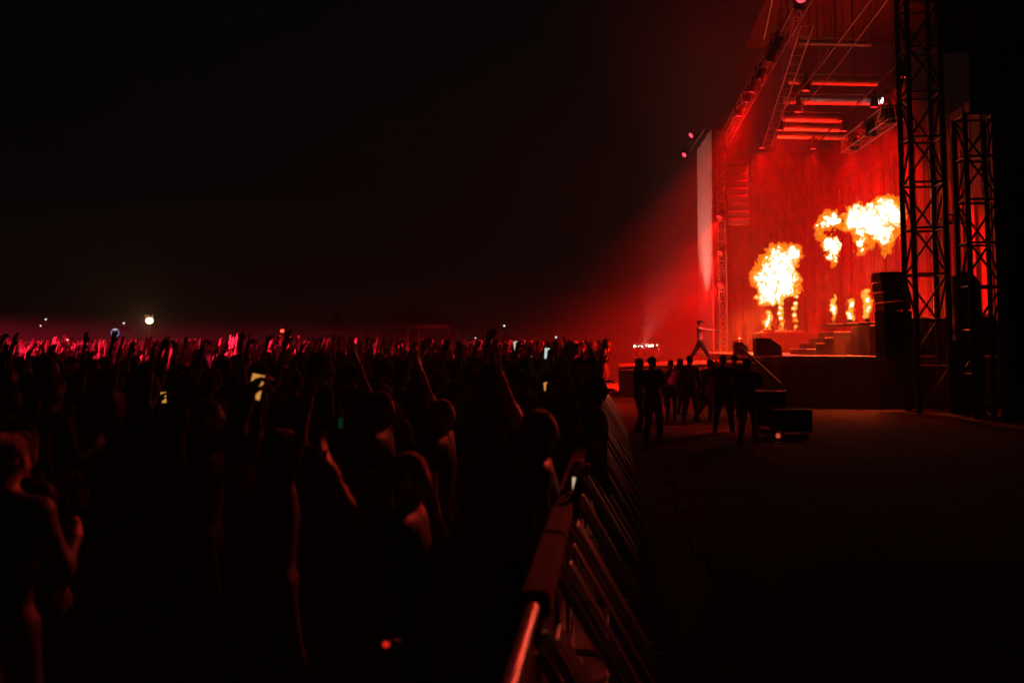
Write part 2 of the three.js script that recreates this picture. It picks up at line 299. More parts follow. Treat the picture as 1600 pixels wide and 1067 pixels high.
// balls: [px, py, radius in pixels, heat]; all at one distance; the fire is their noisy union, nested from cool rim to white-hot core
function flame(label, t, balls, cell, heat = [-0.08, 0.08, 0.22], wild = 1, group = 'bursts of fire over the stage') {
  const k = t / F, B = balls.map(([x, y, r, s = 1]) => { const p = at(x, y, t); return [p.x, p.y, p.z, r * k, s]; });
  const c = B.reduce((s, b) => s.add(new THREE.Vector3(b[0], b[1], b[2])), new THREE.Vector3()).multiplyScalar(1 / B.length), R = B.map((b) => [b[0] - c.x, b[1] - c.y, b[2] - c.z, b[3], b[4]]);
  const g = thing('flame', label, 'flame', c, group), so = rr(0, 50);
  const lo = [0, 1, 2].map((i) => Math.min(...R.map((b) => b[i] - b[3])) - 0.35), hi = [0, 1, 2].map((i) => Math.max(...R.map((b) => b[i] + b[3])) + 0.35);
  const big = Math.max(...R.map((b) => b[3]));
  const f = (x, y, z, fine = 1) => {
    let d = 9; for (const b of R) { const q = (Math.hypot(x - b[0], y - b[1], z - b[2]) - b[3]); const h = Math.max(0.12 - Math.abs(d - q), 0) / 0.12; d = Math.min(d, q) - h * h * 0.03; }
    if (d > 0.4) return d;
    const s = 1.5 / Math.max(big, 0.25);
    return d + wild * (0.32 * big * fbm(x * s + so, y * s, z * s, 3) + 0.24 * fbm(x * 3.4 + so, y * 2.3, z * 3.4, 3) + fine * 0.075 * fbm(x * 9 + so, y * 6, z * 9, 3));
  };
  const patch = (x, y, z) => { let s = 0, w = 1e-6; for (const b of R) { const q = Math.exp(-4 * Math.hypot(x - b[0], y - b[1], z - b[2]) / b[3]); s += q * b[4]; w += q; } return s / w; };
  ['outer_fire', 'inner_fire', 'white_core'].forEach((n, i) => {
    if (heat[i] === null) return;
    const geo = nets((x, y, z) => { const d = f(x, y, z, [1, 0.35, 0][i]); if (d > 0.5) return d; const hot = i ? (patch(x, y, z) - 1) * -0.5 + 0.2 * fbm(x * 1.7 + 20, y * 1.1, z * 1.7 + so, 2) : 0; return d + heat[i] * big + (i ? hot * big * 0.8 : 0); }, lo, hi, cell);
    if (geo.index.count) part(g, n, geo, fireMats[i]);
  });
  g.traverse((m) => { m.castShadow = false; });
  return [g, c];
}
const fires = [];
fires.push(flame('large rolling fireball over the far end of the stage', 46, [[1212, 420, 22, 1.2], [1226, 406, 17, 1.1], [1222, 425, 19, 1.3], [1199, 437, 17, 1.2], [1190, 427, 12, 0.6], [1184, 434, 9, 0.6], [1205, 455, 17, 1.3], [1226, 448, 14, 1.3], [1240, 435, 9, 1], [1245, 448, 6, 0.8], [1212, 395, 12, 0.5], [1238, 396, 12, 1], [1196, 465, 9, 1], [1200, 410, 12, 0.3]], 0.042));
fires.push(flame('largest yellow fireball beside the tall tower', 33, [[1344, 342, 20, 1.3], [1366, 348, 19, 1.1], [1384, 334, 22, 1.1], [1395, 340, 16, 0.6], [1380, 360, 15, 0.9], [1376, 366, 9, 1.2], [1348, 362, 10, 1], [1347, 378, 6, 1.1], [1348, 390, 4, 0.6], [1384, 378, 7, 0.8], [1388, 391, 4, 0.5], [1333, 350, 12, 0.5], [1390, 322, 13, 0.7], [1396, 356, 11, 0.4], [1362, 372, 8, 0.2]], 0.03));
fires.push(flame('small curling orange fireball between the two larger ones', 35, [[1303, 344, 11, 0.4], [1295, 342, 10, 0.3], [1287, 350, 8, 0.2], [1281, 360, 6, 0.1], [1284, 370, 5, 0], [1292, 376, 6, 0.3], [1300, 382, 9, 1.3], [1303, 392, 6, 1.1], [1300, 402, 6, 0.5], [1304, 410, 4, 0.2]], 0.03));
for (const [px, y0, y1, r, t, label] of [[1201, 518, 488, 5.5, 45, 'short flame jet rising from the far riser, leftmost of three under the big fireball'], [1221, 513, 466, 4, 46, 'middle thin flame jet under the far fireball'], [1243, 510, 455, 4, 47, 'tall thin flame jet under the far fireball, next to the riser steps'],
  [1303, 503, 462, 4.5, 35, 'flame jet rising from the flame machine nearest the riser steps'], [1330, 499, 468, 4.5, 34, 'short flame jet rising from the middle flame machine'], [1356, 493, 455, 6, 33, 'thick flame jet rising from the flame machine nearest the tower']]) {
  const b = []; const n = 7, ph = rr(0, 6); for (let i = 0; i < n; i++) b.push([px + Math.sin(i * 1.25 + ph) * r * 0.45, y0 + (y1 - y0) * i / (n - 1), r * (0.45 + 0.5 * Math.sin((i + 0.6) / n * Math.PI)), 1]);
  flame(label, t, b, 0.02, [-0.02, 0.2, 0.7], 0.5, 'flame jets above the flame machines');
  const p = at(px, y0 + 6, t), far = t > 40, top = far ? DECK + 1.0 : DECK + 1.06, dark = mat(0.02, 0.02, 0.02, 0.5, 0.3);
  const m = thing('flame_machine', ['dark boxy flame machine under the leftmost far jet', 'dark boxy flame machine under the middle far jet', 'dark boxy flame machine under the tall far jet', 'dark boxy flame machine nearest the riser steps', 'dark boxy flame machine in the middle of the band riser', 'dark boxy flame machine nearest the tower'][fires.n = (fires.n ?? -1) + 1], 'flame machine', V(p.x, top, t), 'flame machines on the risers');
  const h = Math.max(0.12, p.y - top - 0.1);
  part(m, 'case', rbox(0.56, h, 0.5, 0.03), dark, new THREE.Vector3(0, h / 2, 0)); part(m, 'nozzle', new THREE.CylinderGeometry(0.07, 0.1, 0.14, 16), M.steel, new THREE.Vector3(0, h + 0.06, 0));
  for (const s of [-1, 1]) part(m, 'handle', rbox(0.03, 0.05, 0.26, 0.01), M.steel, new THREE.Vector3(s * 0.29, h * 0.6, 0));
}
// the light that the fire gives off: a glow all round in front of each fireball, and the glare it throws down on smoke and deck from its underside
const fireLight = (p, I) => { const l = new THREE.PointLight(new THREE.Color().setRGB(1, 0.08, 0.015), I); l.position.copy(p); l.castShadow = true; l.shadow.radius = 12; l.name = 'flame_glow'; scene.add(l); };
const fireGlare = (p, I) => { const l = new THREE.SpotLight(new THREE.Color().setRGB(1, 0.085, 0.014), I, 0, 1.36, 1); l.position.copy(p); l.target.position.copy(p).add(new THREE.Vector3(0, -3, 0)); l.castShadow = true; l.shadow.radius = 12; l.name = 'flame_glare'; scene.add(l, l.target); };
{ const p = at(1212, 400, 46); fireLight(new THREE.Vector3(p.x - 1.6, p.y + 0.2, p.z + 1.2), 24); fireGlare(at(1188, 470, 45.4), 1500); const q = at(1366, 330, 33); fireLight(new THREE.Vector3(q.x - 0.4, q.y + 0.3, q.z + 1.6), 10); fireGlare(at(1362, 398, 33), 300); fireGlare(at(1292, 418, 35), 200); }
// ---------------------------------------------------------------- stage lamps
const lensPink = glow(1, 0.07, 0.12, 1.8), lensRed = glow(1, 0.02, 0.015, 1.5), lensWhite = glow(1, 0.92, 0.85, 25);
const bodyGeo = (() => { const g = new THREE.LatheGeometry([[0.001, -0.3], [0.13, -0.29], [0.17, -0.2], [0.17, 0.05], [0.2, 0.1], [0.2, 0.22], [0.17, 0.22]].map((a) => new THREE.Vector2(...a)), 20); g.rotateX(-Math.PI / 2); return g; })(); // looks along -z
const lensGeo = (() => { const g = new THREE.SphereGeometry(0.17, 18, 8, 0, Math.PI * 2, 0, 0.6); g.translate(0, -0.14, 0); g.scale(1.7, 1, 1.7); g.rotateX(-Math.PI / 2); g.translate(0, 0, -0.19); return g; })();
function lamp(label, pos, aim, lens, light) {
  const g = thing('stage_lamp', label, 'lamp', pos, 'lamps on the stage trusses');
  const q = new THREE.Quaternion().setFromRotationMatrix(new THREE.Matrix4().lookAt(pos, aim, UP));
  const h = part(g, 'head', bodyGeo, M.plastic); h.quaternion.copy(q);
  part(h, 'lens', lensGeo, lens);
  for (const s of [-1, 1]) bar(g, 'yoke_arm', new THREE.Vector3(s * 0.23, 0.36, 0), new THREE.Vector3(s * 0.23, -0.02, 0), 0.025, M.steel);
  bar(g, 'yoke_bar', new THREE.Vector3(-0.24, 0.36, 0), new THREE.Vector3(0.24, 0.36, 0), 0.03, M.steel);
  part(g, 'clamp', rbox(0.16, 0.14, 0.16, 0.03), M.steel, new THREE.Vector3(0, 0.44, 0));
  if (light) {
    const l = new THREE.SpotLight(new THREE.Color().setRGB(...light.c), light.I, 0, light.a, light.p ?? 1);
    const d = aim.clone().sub(pos).normalize(); l.position.copy(pos).addScaledVector(d, 0.36); l.target.position.copy(aim); l.castShadow = true; l.shadow.radius = light.r ?? 5; l.name = 'stage_lamp_light';
    scene.add(l, l.target);
  }
  return g;
}
const RED = [1, 0.0015, 0.001], PINK = [1, 0.014, 0.065];
const onFront = (py) => { const t = 1400 * (ROOF - 0.3 - 2.05) / (540 - py); return V(6.5, ROOF - 0.3, t); };
// row on the front truss
const words = ['nearest the tower end of the front truss', 'second along the front truss', 'third along the front truss', 'fourth along the front truss', 'fifth along the front truss', 'sixth along the front truss', 'seventh along the front truss'];
[8, 72, 90, 119, 140, 156, 178].forEach((py, i) => {
  const aim = [V(3, 0, 38), V(2.5, 0, 40), V(2, 0, 42), V(1.5, 0, 43), V(2, 0, 44), V(2, 0, 45.5), V(2, 0, 47)][i];
  lamp('pink moving lamp, ' + words[i], onFront(py), aim, lensPink, { c: RED, I: [150, 350, 600, 900, 1300, 1300, 1300][i], a: [0.35, 0.4, 0.45, 0.5, 0.54, 0.54, 0.54][i] });
});
lamp('pink lamp hung outside the wing curtain, upper of two', at(1083, 209, 56), V(-10, 1, 45), lensPink);
lamp('pink lamp hung outside the wing curtain, lower of two', at(1072, 240, 60), V(-10, 1, 45), lensPink);
// wash lamps under the roof beams, pointing down over the stage
[[8.2, 38, 500], [8.6, 41.5, 800], [8.4, 45, 1500], [8.2, 49, 1500], [11.6, 36.5, 800], [11.8, 41, 1000], [11.6, 45.5, 1000], [11, 49.5, 1100]].forEach(([x, t, I], i) => lamp('red wash lamp under the roof beams, ' + ['first', 'second', 'third', 'fourth'][i % 4] + ' of the ' + (i < 4 ? 'front' : 'rear') + ' row', V(x, 12.9, t), V(x - 1.2, 0, t - 0.5), lensRed, { c: RED, I, a: 0.8 }));
for (const [x, w] of [[8.4, 'front'], [11.6, 'rear']]) { const g = thing('lamp_pipe', 'long level pipe carrying the ' + w + ' row of wash lamps', 'pipe', V(x, 13.4, 34.5)); bar(g, 'pipe', new THREE.Vector3(), new THREE.Vector3(0, 0, -17), 0.035, M.steel); for (let i = 0; i < 5; i++) bar(g, 'hanger', new THREE.Vector3(0, 0, -1 - i * 3.7), new THREE.Vector3(0, 6.4, -1 - i * 3.7), 0.012, M.steel); }
{ const a = at(1121, 200, 50.5), b = at(1070, 228, 61), g = thing('outrigger_pipe', 'pipe reaching out past the wing curtain with two pink lamps', 'pipe', a); bar(g, 'pipe', new THREE.Vector3(), b.clone().sub(a), 0.04, M.steel); }
{ const g = thing('added_lamp_stand', 'added short stand under the added warm lamp beyond the runway', 'stand', V(1.6, 0, 51.8)); bar(g, 'pole', new THREE.Vector3(), new THREE.Vector3(0, 2.15, 0), 0.03, M.steel); for (let i = 0; i < 3; i++) bar(g, 'leg', new THREE.Vector3(0, 0.5, 0), new THREE.Vector3(Math.cos(i * 2.1) * 0.4, 0.02, Math.sin(i * 2.1) * 0.4), 0.018, M.steel); }  // stand made up to carry the added curtain lamp
// near end of the front truss: lamps on the pit and the performer
[[30, V(2.6, 0, 22.5), 600, 0.13, [1, 0.02, 0.012]], [28.5, V(3.9, 2.9, 37), 700, 0.11, [1, 0.12, 0.16]]].forEach(([t, aim, I, a, c], i) => lamp('pink lamp over the pit, ' + ['aimed at the pit floor', 'aimed at the performer'][i], V(6.4, ROOF - 0.3, t), aim, lensPink, { c, I, a }));
lamp('added red lamp high on the tall lattice tower, rim-lighting the near crowd', V(TB.x - 0.64, 14.4, 28.3), V(-1.0, 1.5, 4.3), lensPink, { c: [1, 0.05, 0.025], I: 1300, a: 0.075 });  // added above the view to rim-light near arms and the rail
lamp('added upper red lamp on the tall lattice tower, aimed along the crowd', V(TB.x - 0.64, 15.3, 28.3), V(-3.5, 1.9, 10), lensPink, { c: [1, 0.025, 0.02], I: 120, a: 0.1 });  // also added above the view, a faint fill along the crowd
// low lamps and masts added out of view to light the crowd pink
const nth = ['first', 'second', 'third', 'fourth', 'fifth', 'sixth', 'seventh', 'eighth', 'ninth', 'tenth'];
[[-13.6, 12.4, 19, 1800, 0.07], [-14.2, 15, 24, 2600, 0.055], [-14.8, 18.5, 30, 4200, 0.05], [-15.4, 21, 36, 5200, 0.045], [-16, 17, 40, 6000, 0.045], [-16.6, 26, 48, 9000, 0.045], [-17.2, 17, 60, 9000, 0.045], [-13.2, 7.6, 26, 3000, 0.06], [-13, 5, 32, 4500, 0.05], [-12.8, 4, 19, 1100, 0.06]].forEach(([x, ax, at_, I, a], i) => {
  const y = 2.55, t = 7.6;
  lamp('added pink crowd lamp on an added low mast, ' + nth[i] + ' from the barrier', V(x, y, t), V(-ax, 1.72, at_), lensPink, { c: PINK, I, a });
  const g = thing('added_lamp_mast', 'added low steel mast under the ' + nth[i] + ' crowd lamp from the barrier', 'mast', V(x, 0, t - 0.35)); bar(g, 'pole', new THREE.Vector3(), new THREE.Vector3(0, y + 0.45, 0), 0.05, M.steel); bar(g, 'cross_arm', new THREE.Vector3(0, y + 0.45, 0), new THREE.Vector3(0, y + 0.45, -0.4), 0.03, M.steel);
});
// on the far tower: broad red washes added to shape the haze glow over the runway
[[7.2, V(0.8, 0.2, 43), 4200], [5.4, V(1.2, 0.6, 42), 3000], [9.2, V(1.5, 0.5, 45), 3400]].forEach(([y, aim, I], i) => lamp('added red lamp clamped to the thin far tower, ' + ['middle', 'lowest', 'highest'][i] + ' of three', V(6.0, y, 49.6), aim, lensRed, { c: [1, 0.006, 0.002], I, a: 0.5 }));
// warm lamp added outside the wing curtain to brighten it
lamp('added warm lamp on a stand brightening the pale wing curtain', V(1.6, 1.7, 51.5), V(5.0, 9.5, 53), lensWhite, { c: [1, 0.36, 0.27], I: 520, a: 0.5, p: 1 });
// back truss: red washes over the near half of the stage
[[1390, 172, 31.9], [1361, 194, 34], [1337, 216, 36.8]].forEach(([x, y, t], i) => lamp('pink lamp on the short truss above the flames, ' + ['nearest the tower', 'in the middle', 'farthest from the tower'][i], at(x, y, t).add(new THREE.Vector3(0, -0.2, 0)), [V(11.4, 2, 36), V(10.5, 1, 38), V(9.5, 2, 42)][i], lensPink, { c: RED, I: [1500, 1500, 1500][i], a: 0.7 }));
// white beam lamp shining along the third roof beam
{ const p = at(1387, 157, 42.7); lamp('white beam lamp at the end of the pale-lit roof beam', p, at(1230, 157, 43.2), lensWhite, { c: [1, 0.75, 0.65], I: 110, a: 0.08, p: 1, r: 3 }); }
// floor washes behind the risers; red and orange-red ones added to colour the haze
for (const [x, t, aim, I, label, c, a = 0.8] of [[8.2, 47.2, V(8, 14, 47), 11000, 'added orange-red floor lamp behind the far riser, for the fire glow', [1, 0.035, 0.008], 0.6], [10.6, 48.5, V(10.4, 14, 48), 7500, 'added red floor lamp at the far end of the back wall', RED, 0.55], [11.4, 42, V(11, 14, 42), 7500, 'added red floor lamp halfway along the back wall', RED, 0.55], [7, 50.4, V(7.2, 14, 50), 7500, 'added orange-red floor lamp beside the thin far tower', [1, 0.03, 0.006], 0.55], [10, 37, V(9.8, 9, 37), 420, 'magenta floor lamp behind the flame machines', [1, 0.01, 0.1]], [11.9, 34.2, V(12.3, 7, 32.6), 2600, 'red floor lamp behind the tall tower', [1, 0.002, 0.02]]])
  lamp(label, V(x, DECK + 0.35, t), aim, c === RED ? lensRed : lensPink, { c, I, a });
// ---------------------------------------------------------------- people: one continuous skin per figure, from smoothly joined tapered capsules
const nrm = (a) => { const l = Math.hypot(...a); return a.map((x) => x / l); };
const add = (a, b, k = 1) => [a[0] + b[0] * k, a[1] + b[1] * k, a[2] + b[2] * k];
const crossA = (a, b) => [a[1] * b[2] - a[2] * b[1], a[2] * b[0] - a[0] * b[2], a[0] * b[1] - a[1] * b[0]];
const cap = (a, b, ra, rb, zone) => ({ a, b, ra, rb, zone, d: [b[0] - a[0], b[1] - a[1], b[2] - a[2]] });
const dCap = (c, x, y, z) => { const px = x - c.a[0], py = y - c.a[1], pz = z - c.a[2], d = c.d, t = Math.min(1, Math.max(0, (px * d[0] + py * d[1] + pz * d[2]) / (d[0] * d[0] + d[1] * d[1] + d[2] * d[2] + 1e-9))); return Math.hypot(px - d[0] * t, py - d[1] * t, pz - d[2] * t) - (c.ra + (c.rb - c.ra) * t); };
const ell = (c, r, zone) => ({ c, r, zone });
const dEll = (e, x, y, z) => { const a = (x - e.c[0]) / e.r[0], b = (y - e.c[1]) / e.r[1], c = (z - e.c[2]) / e.r[2], k = Math.hypot(a, b, c); return (k - 1) * Math.min(e.r[0], e.r[1], e.r[2]) * (k < 1 ? 1 : 1 + 0.25 * Math.min(1, k - 1)); };
const dist = (p, x, y, z) => (p.c ? dEll(p, x, y, z) : dCap(p, x, y, z));
const smin = (a, b, k) => { const h = Math.max(k - Math.abs(a - b), 0) / k; return Math.min(a, b) - h * h * k * 0.25; };
const field = (P, k) => (x, y, z) => { let d = 9; for (const p of P) d = smin(d, dist(p, x, y, z), k); return d; };
const zoneAt = (P, x, y, z) => { let d = 9, s = 'skin'; for (const p of P) { const q = dist(p, x, y, z); if (q < d) { d = q; s = p.zone; } } return s; };
function boundsOf(P, m) { const lo = [9, 9, 9], hi = [-9, -9, -9]; for (const p of P) for (let i = 0; i < 3; i++) { const a = p.c ? p.c[i] - p.r[i] : Math.min(p.a[i] - p.ra, p.b[i] - p.rb), b = p.c ? p.c[i] + p.r[i] : Math.max(p.a[i] + p.ra, p.b[i] + p.rb); lo[i] = Math.min(lo[i], a - m); hi[i] = Math.max(hi[i], b + m); } return [lo, hi]; }
// o: lean (torso), hips, feet [l, r] positions, arms [l, r] as [upper direction, fore direction, hand kind], head turn; female, hair, cell sizes
function figure(o) {
  const lean = o.lean || [0, 0, 0], hip = o.hip || [0, 0.93, 0], fem = (o.fem ? 0.9 : 1) * (o.bulk || 1), bk = o.bulk || 1;
  const waist = add(hip, [lean[0] * 0.35, 0.18, lean[2] * 0.35]), chest = add(hip, [lean[0] * 0.75, 0.37, lean[2] * 0.75]), neck = add(hip, [lean[0], 0.555, lean[2]]), hc = add(neck, [lean[0] * 0.2 + (o.look?.[0] || 0) * 0.03, 0.165, 0.02 + lean[2] * 0.2 + (o.look?.[2] || 0) * 0.03]);
  const B = [], H = [], hands = [];
  B.push(ell(chest, [0.175 * fem, 0.19, 0.118 * bk], 'top'), ell(waist, [0.15 * fem, 0.19, 0.105 * bk], 'top'), ell(add(hip, [0, 0.0, -0.005]), [0.165 * bk, 0.13, 0.118 * bk], 'legs'));
  B.push(cap(add(chest, [-0.1, 0.14, -0.01]), add(chest, [0.1, 0.14, -0.01]), 0.075, 0.075, 'top'), cap(add(neck, [0, -0.06, 0]), add(neck, [0, 0.06, 0.012]), 0.06, 0.052, 'skin'));
  [-1, 1].forEach((s, i) => {
    const hj = add(hip, [s * 0.09, -0.03, 0]), foot = o.feet ? o.feet[i] : [s * 0.11, 0.08, 0.0], mid = add(hj, [(foot[0] - hj[0]) / 2, (foot[1] - hj[1]) / 2, (foot[2] - hj[2]) / 2]);
    const L = Math.hypot(foot[0] - hj[0], foot[1] - hj[1], foot[2] - hj[2]), bend = Math.sqrt(Math.max(0.0004, 0.42 * 0.42 - L * L / 4)), fw = o.knee?.[i] || [0, 0, 1], knee = add(mid, fw, bend), ft = o.toe?.[i] || [s * 0.25, 0, 1], tn = nrm(ft);
    B.push(cap(hj, knee, 0.092 * (o.baggy || 1), 0.062 * (o.baggy || 1), 'legs'), cap(knee, foot, 0.06 * (o.baggy || 1), 0.046 * (o.baggy || 1), 'legs'), cap(add(foot, [0, -0.035, 0], 1), add(add(foot, [0, -0.045, 0]), tn, 0.16), 0.045, 0.034, 'shoes'), cap(add(foot, [0, -0.04, 0]), add(add(foot, [0, -0.045, 0]), tn, -0.05), 0.04, 0.038, 'shoes'));
    const A = o.arms[i], sh = add(chest, [s * 0.185 * fem, 0.135 + (A[0][1] > 0.3 ? 0.045 : 0), -0.012]), u = nrm(A[0]), f = nrm(A[1]), el = add(sh, u, 0.285), wr = add(el, f, 0.25), sl = o.sleeve ?? 0.5;
    B.push(cap(add(chest, [s * 0.12 * fem, 0.11, 0]), sh, 0.075, 0.062, 'top'));
    const cut = add(sh, u, 0.285 * Math.min(1, sl * 1.3));
    B.push(cap(sh, cut, 0.058 * bk, 0.054 * bk, 'top'));
    if (sl < 0.77) B.push(cap(cut, el, 0.045, 0.038, 'skin'));
    B.push(cap(el, wr, sl > 0.9 ? 0.044 : 0.04, sl > 0.9 ? 0.034 : 0.026, sl > 0.9 ? 'top' : 'skin'));
    // hand: palm and five bent fingers; w = palm normal
    let w = A[3] ? nrm(A[3]) : nrm(crossA(f, Math.abs(f[1]) > 0.8 ? [0, 0, 1] : [0, 1, 0])); const across = nrm(crossA(f, w)); w = crossA(across, f);
    const kind = A[2] || 'open', Q = [], pc = add(wr, f, 0.055), side = s;
    Q.push(cap(add(wr, f, -0.05), wr, 0.03, 0.026, 'skin'));
    for (const k of [-1, -0.33, 0.33, 1]) Q.push(cap(add(wr, across, k * 0.012), add(add(wr, f, 0.085), across, k * 0.03), 0.016, 0.0135, 'skin'));
    const curl = { open: 0.12, relaxed: 0.5, fist: 1.5, hold: 0.95, point: 1.5 }[kind];
    [-1, -0.33, 0.33, 1].forEach((k, n) => {
      const c = kind === 'point' && n === 0 ? 0.05 : curl * (1 + 0.12 * k), len = [0.036, 0.042, 0.039, 0.031][n], spread = kind === 'open' ? 0.16 : 0.04;
      let p = add(add(wr, f, 0.087), across, k * 0.031), d = add(f, across, k * spread), ang = c * 0.6;
      for (let j = 0; j < 3; j++) { const dd = nrm(add([d[0] * Math.cos(ang), d[1] * Math.cos(ang), d[2] * Math.cos(ang)], w, Math.sin(ang))), e = add(p, dd, len * (1 - j * 0.2)); Q.push(cap(p, e, 0.0105 - j * 0.001, 0.0095 - j * 0.001, 'skin')); p = e; ang += c * 0.75; }
    });
    { const t0 = add(add(wr, f, 0.025), across, -0.026), d1 = nrm(add(add([0, 0, 0], f, 0.65), across, -0.75)), t1 = add(add(t0, d1, 0.045), w, 0.012), t2 = add(add(t1, f, 0.03), w, kind === 'open' ? 0.004 : 0.02); Q.push(cap(t0, t1, 0.015, 0.012, 'skin'), cap(t1, t2, 0.0115, 0.009, 'skin')); }
    hands.push([Q, wr, f, w]);
  });
  // head, with brow, nose, lips, chin and ears
  const tl = nrm(o.look || [0, 0, 1]), right = nrm(crossA([0, 1, 0], tl)), upv = crossA(tl, right), at3 = (r, u, f) => add(add(add(hc, right, r), upv, u), tl, f);
  H.push(ell(add(hc, [0, 0.025, -0.008]), [0.078, 0.1, 0.094], 'skin'), cap(at3(0, -0.05, 0.022), at3(0, -0.088, 0.05), 0.052, 0.024, 'skin'), cap(at3(-0.03, 0.012, 0.062), at3(0.03, 0.012, 0.062), 0.022, 0.022, 'skin'));
  H.push(cap(at3(0, 0.0, 0.082), at3(0, -0.034, 0.098), 0.009, 0.0135, 'skin'), cap(at3(-0.018, -0.06, 0.077), at3(0.018, -0.06, 0.077), 0.008, 0.008, 'lips'), cap(add(neck, [0, 0.02, 0]), at3(0, -0.04, -0.01), 0.054, 0.05, 'skin'));
  for (const s of [-1, 1]) H.push(cap(at3(s * 0.08, 0.015, -0.005), at3(s * 0.083, -0.025, 0.002), 0.013, 0.009, 'skin'), cap(at3(s * 0.05, -0.03, 0.05), at3(s * 0.03, -0.05, 0.06), 0.022, 0.02, 'skin'));
  const E = [-1, 1].map((s) => cap(at3(s * 0.03, -0.004, 0.078), at3(s * 0.032, -0.004, 0.08), 0.0115, 0.0115, 'eye'));
  // hair
  const R = [], hr = o.hair || 'short';
  if (hr !== 'bald') R.push(ell(at3(0, 0.045, -0.022), [0.088, 0.094, 0.098], 'hair'));
  if (hr === 'long' || hr === 'bun') { R.push(cap(at3(0, 0.0, -0.055), at3(0, -0.14, -0.06), 0.07, hr === 'long' ? 0.075 : 0.03, 'hair')); }
  if (hr === 'long') R.push(cap(at3(0, -0.1, -0.06), at3(0, -0.28, -0.075), 0.075, 0.045, 'hair'), cap(at3(-0.075, 0.0, -0.01), at3(-0.085, -0.17, 0), 0.03, 0.022, 'hair'), cap(at3(0.075, 0.0, -0.01), at3(0.085, -0.17, 0), 0.03, 0.022, 'hair'));
  if (hr === 'bun') R.push(ell(at3(0, 0.1, -0.1), [0.045, 0.045, 0.045], 'hair'));
  if (hr === 'cap') R.push(ell(at3(0, 0.06, -0.005), [0.092, 0.075, 0.104], 'hair'), cap(at3(-0.04, 0.05, 0.1), at3(0.04, 0.05, 0.1), 0.02, 0.02, 'hair'), cap(at3(0, 0.045, 0.1), at3(0, 0.035, 0.16), 0.03, 0.014, 'hair'));
  return { B, H, E, R, hands, hc, tl };
}
const hash = (s) => { const t = Math.sin(s * 127.1) * 43758.5; return t - Math.floor(t); };
function skinOf(fig, cells, pal) { // [body geometry, hair geometry]
  const colorOf = (P) => (x, y, z) => { const c = pal[zoneAt(P, x, y, z)] || pal.skin; return c; };
  const mk = (P, k, cell) => { const [lo, hi] = boundsOf(P, cell * 2.5); return nets(field(P, k), lo, hi, cell, colorOf(P)); };
  const list = [mk(fig.B, 0.05, cells[0])];
  if (cells[1]) { list.push(mk(fig.H.concat(cells[3] ? [] : []), 0.022, cells[1])); if (cells[1] < 0.013) list.push(mk(fig.E, 0.005, 0.006)); } else list.push(mk(fig.H.slice(0, 3), 0.03, cells[0] * 0.7));
  for (const h of fig.hands) list.push(cells[2] ? mk(h[0], 0.012, cells[2]) : mk([cap(h[1], add(h[1], h[2], 0.13), 0.042, 0.03, 'skin')], 0.01, cells[0] * 0.8));
  let hair = null;
  if (fig.R.length) { // hair sits on the skull and leaves the face free
    const f = field(fig.R, 0.03), tl = fig.tl, hc = fig.hc, [lo, hi] = boundsOf(fig.R, 0.04), c = cells[1] || cells[0] * 0.7;
    hair = nets((x, y, z) => { const px = x - hc[0], py = y - hc[1], pz = z - hc[2], fwd = px * tl[0] + py * tl[1] + pz * tl[2]; return Math.max(f(x, y, z) + 0.008 * noise(x * 40, y * 14, z * 40), Math.min(fwd - 0.045, 0.035 - py) * 0.8); }, lo, hi, c, () => pal.hair);
  }
  return [mergeGeometries(list), hair];
}
const SKINS = [[0.42, 0.26, 0.19], [0.36, 0.21, 0.15], [0.22, 0.12, 0.08], [0.48, 0.31, 0.24]], HAIRS = [[0.012, 0.01, 0.009], [0.035, 0.02, 0.012], [0.16, 0.1, 0.05], [0.02, 0.014, 0.01]];
const TOPS = [[0.012, 0.012, 0.014], [0.02, 0.02, 0.022], [0.05, 0.05, 0.055], [0.03, 0.035, 0.06], [0.4, 0.38, 0.37], [0.015, 0.015, 0.015]], LEGS = [[0.014, 0.014, 0.016], [0.03, 0.035, 0.05], [0.02, 0.02, 0.02]];
const fabric = mat(1, 1, 1, 0.62, 0, { vertexColors: true });
const hairMat = mat(1, 1, 1, 0.85, 0, { vertexColors: true });
const palette = (i, top) => ({ skin: SKINS[i % 4], lips: SKINS[i % 4].map((c, k) => c * [0.8, 0.55, 0.55][k]), eye: [0.04, 0.03, 0.03], top: top || TOPS[i % TOPS.length], legs: LEGS[i % 3], shoes: [0.02, 0.02, 0.02], hair: HAIRS[(i * 7 + 1) % 4] });

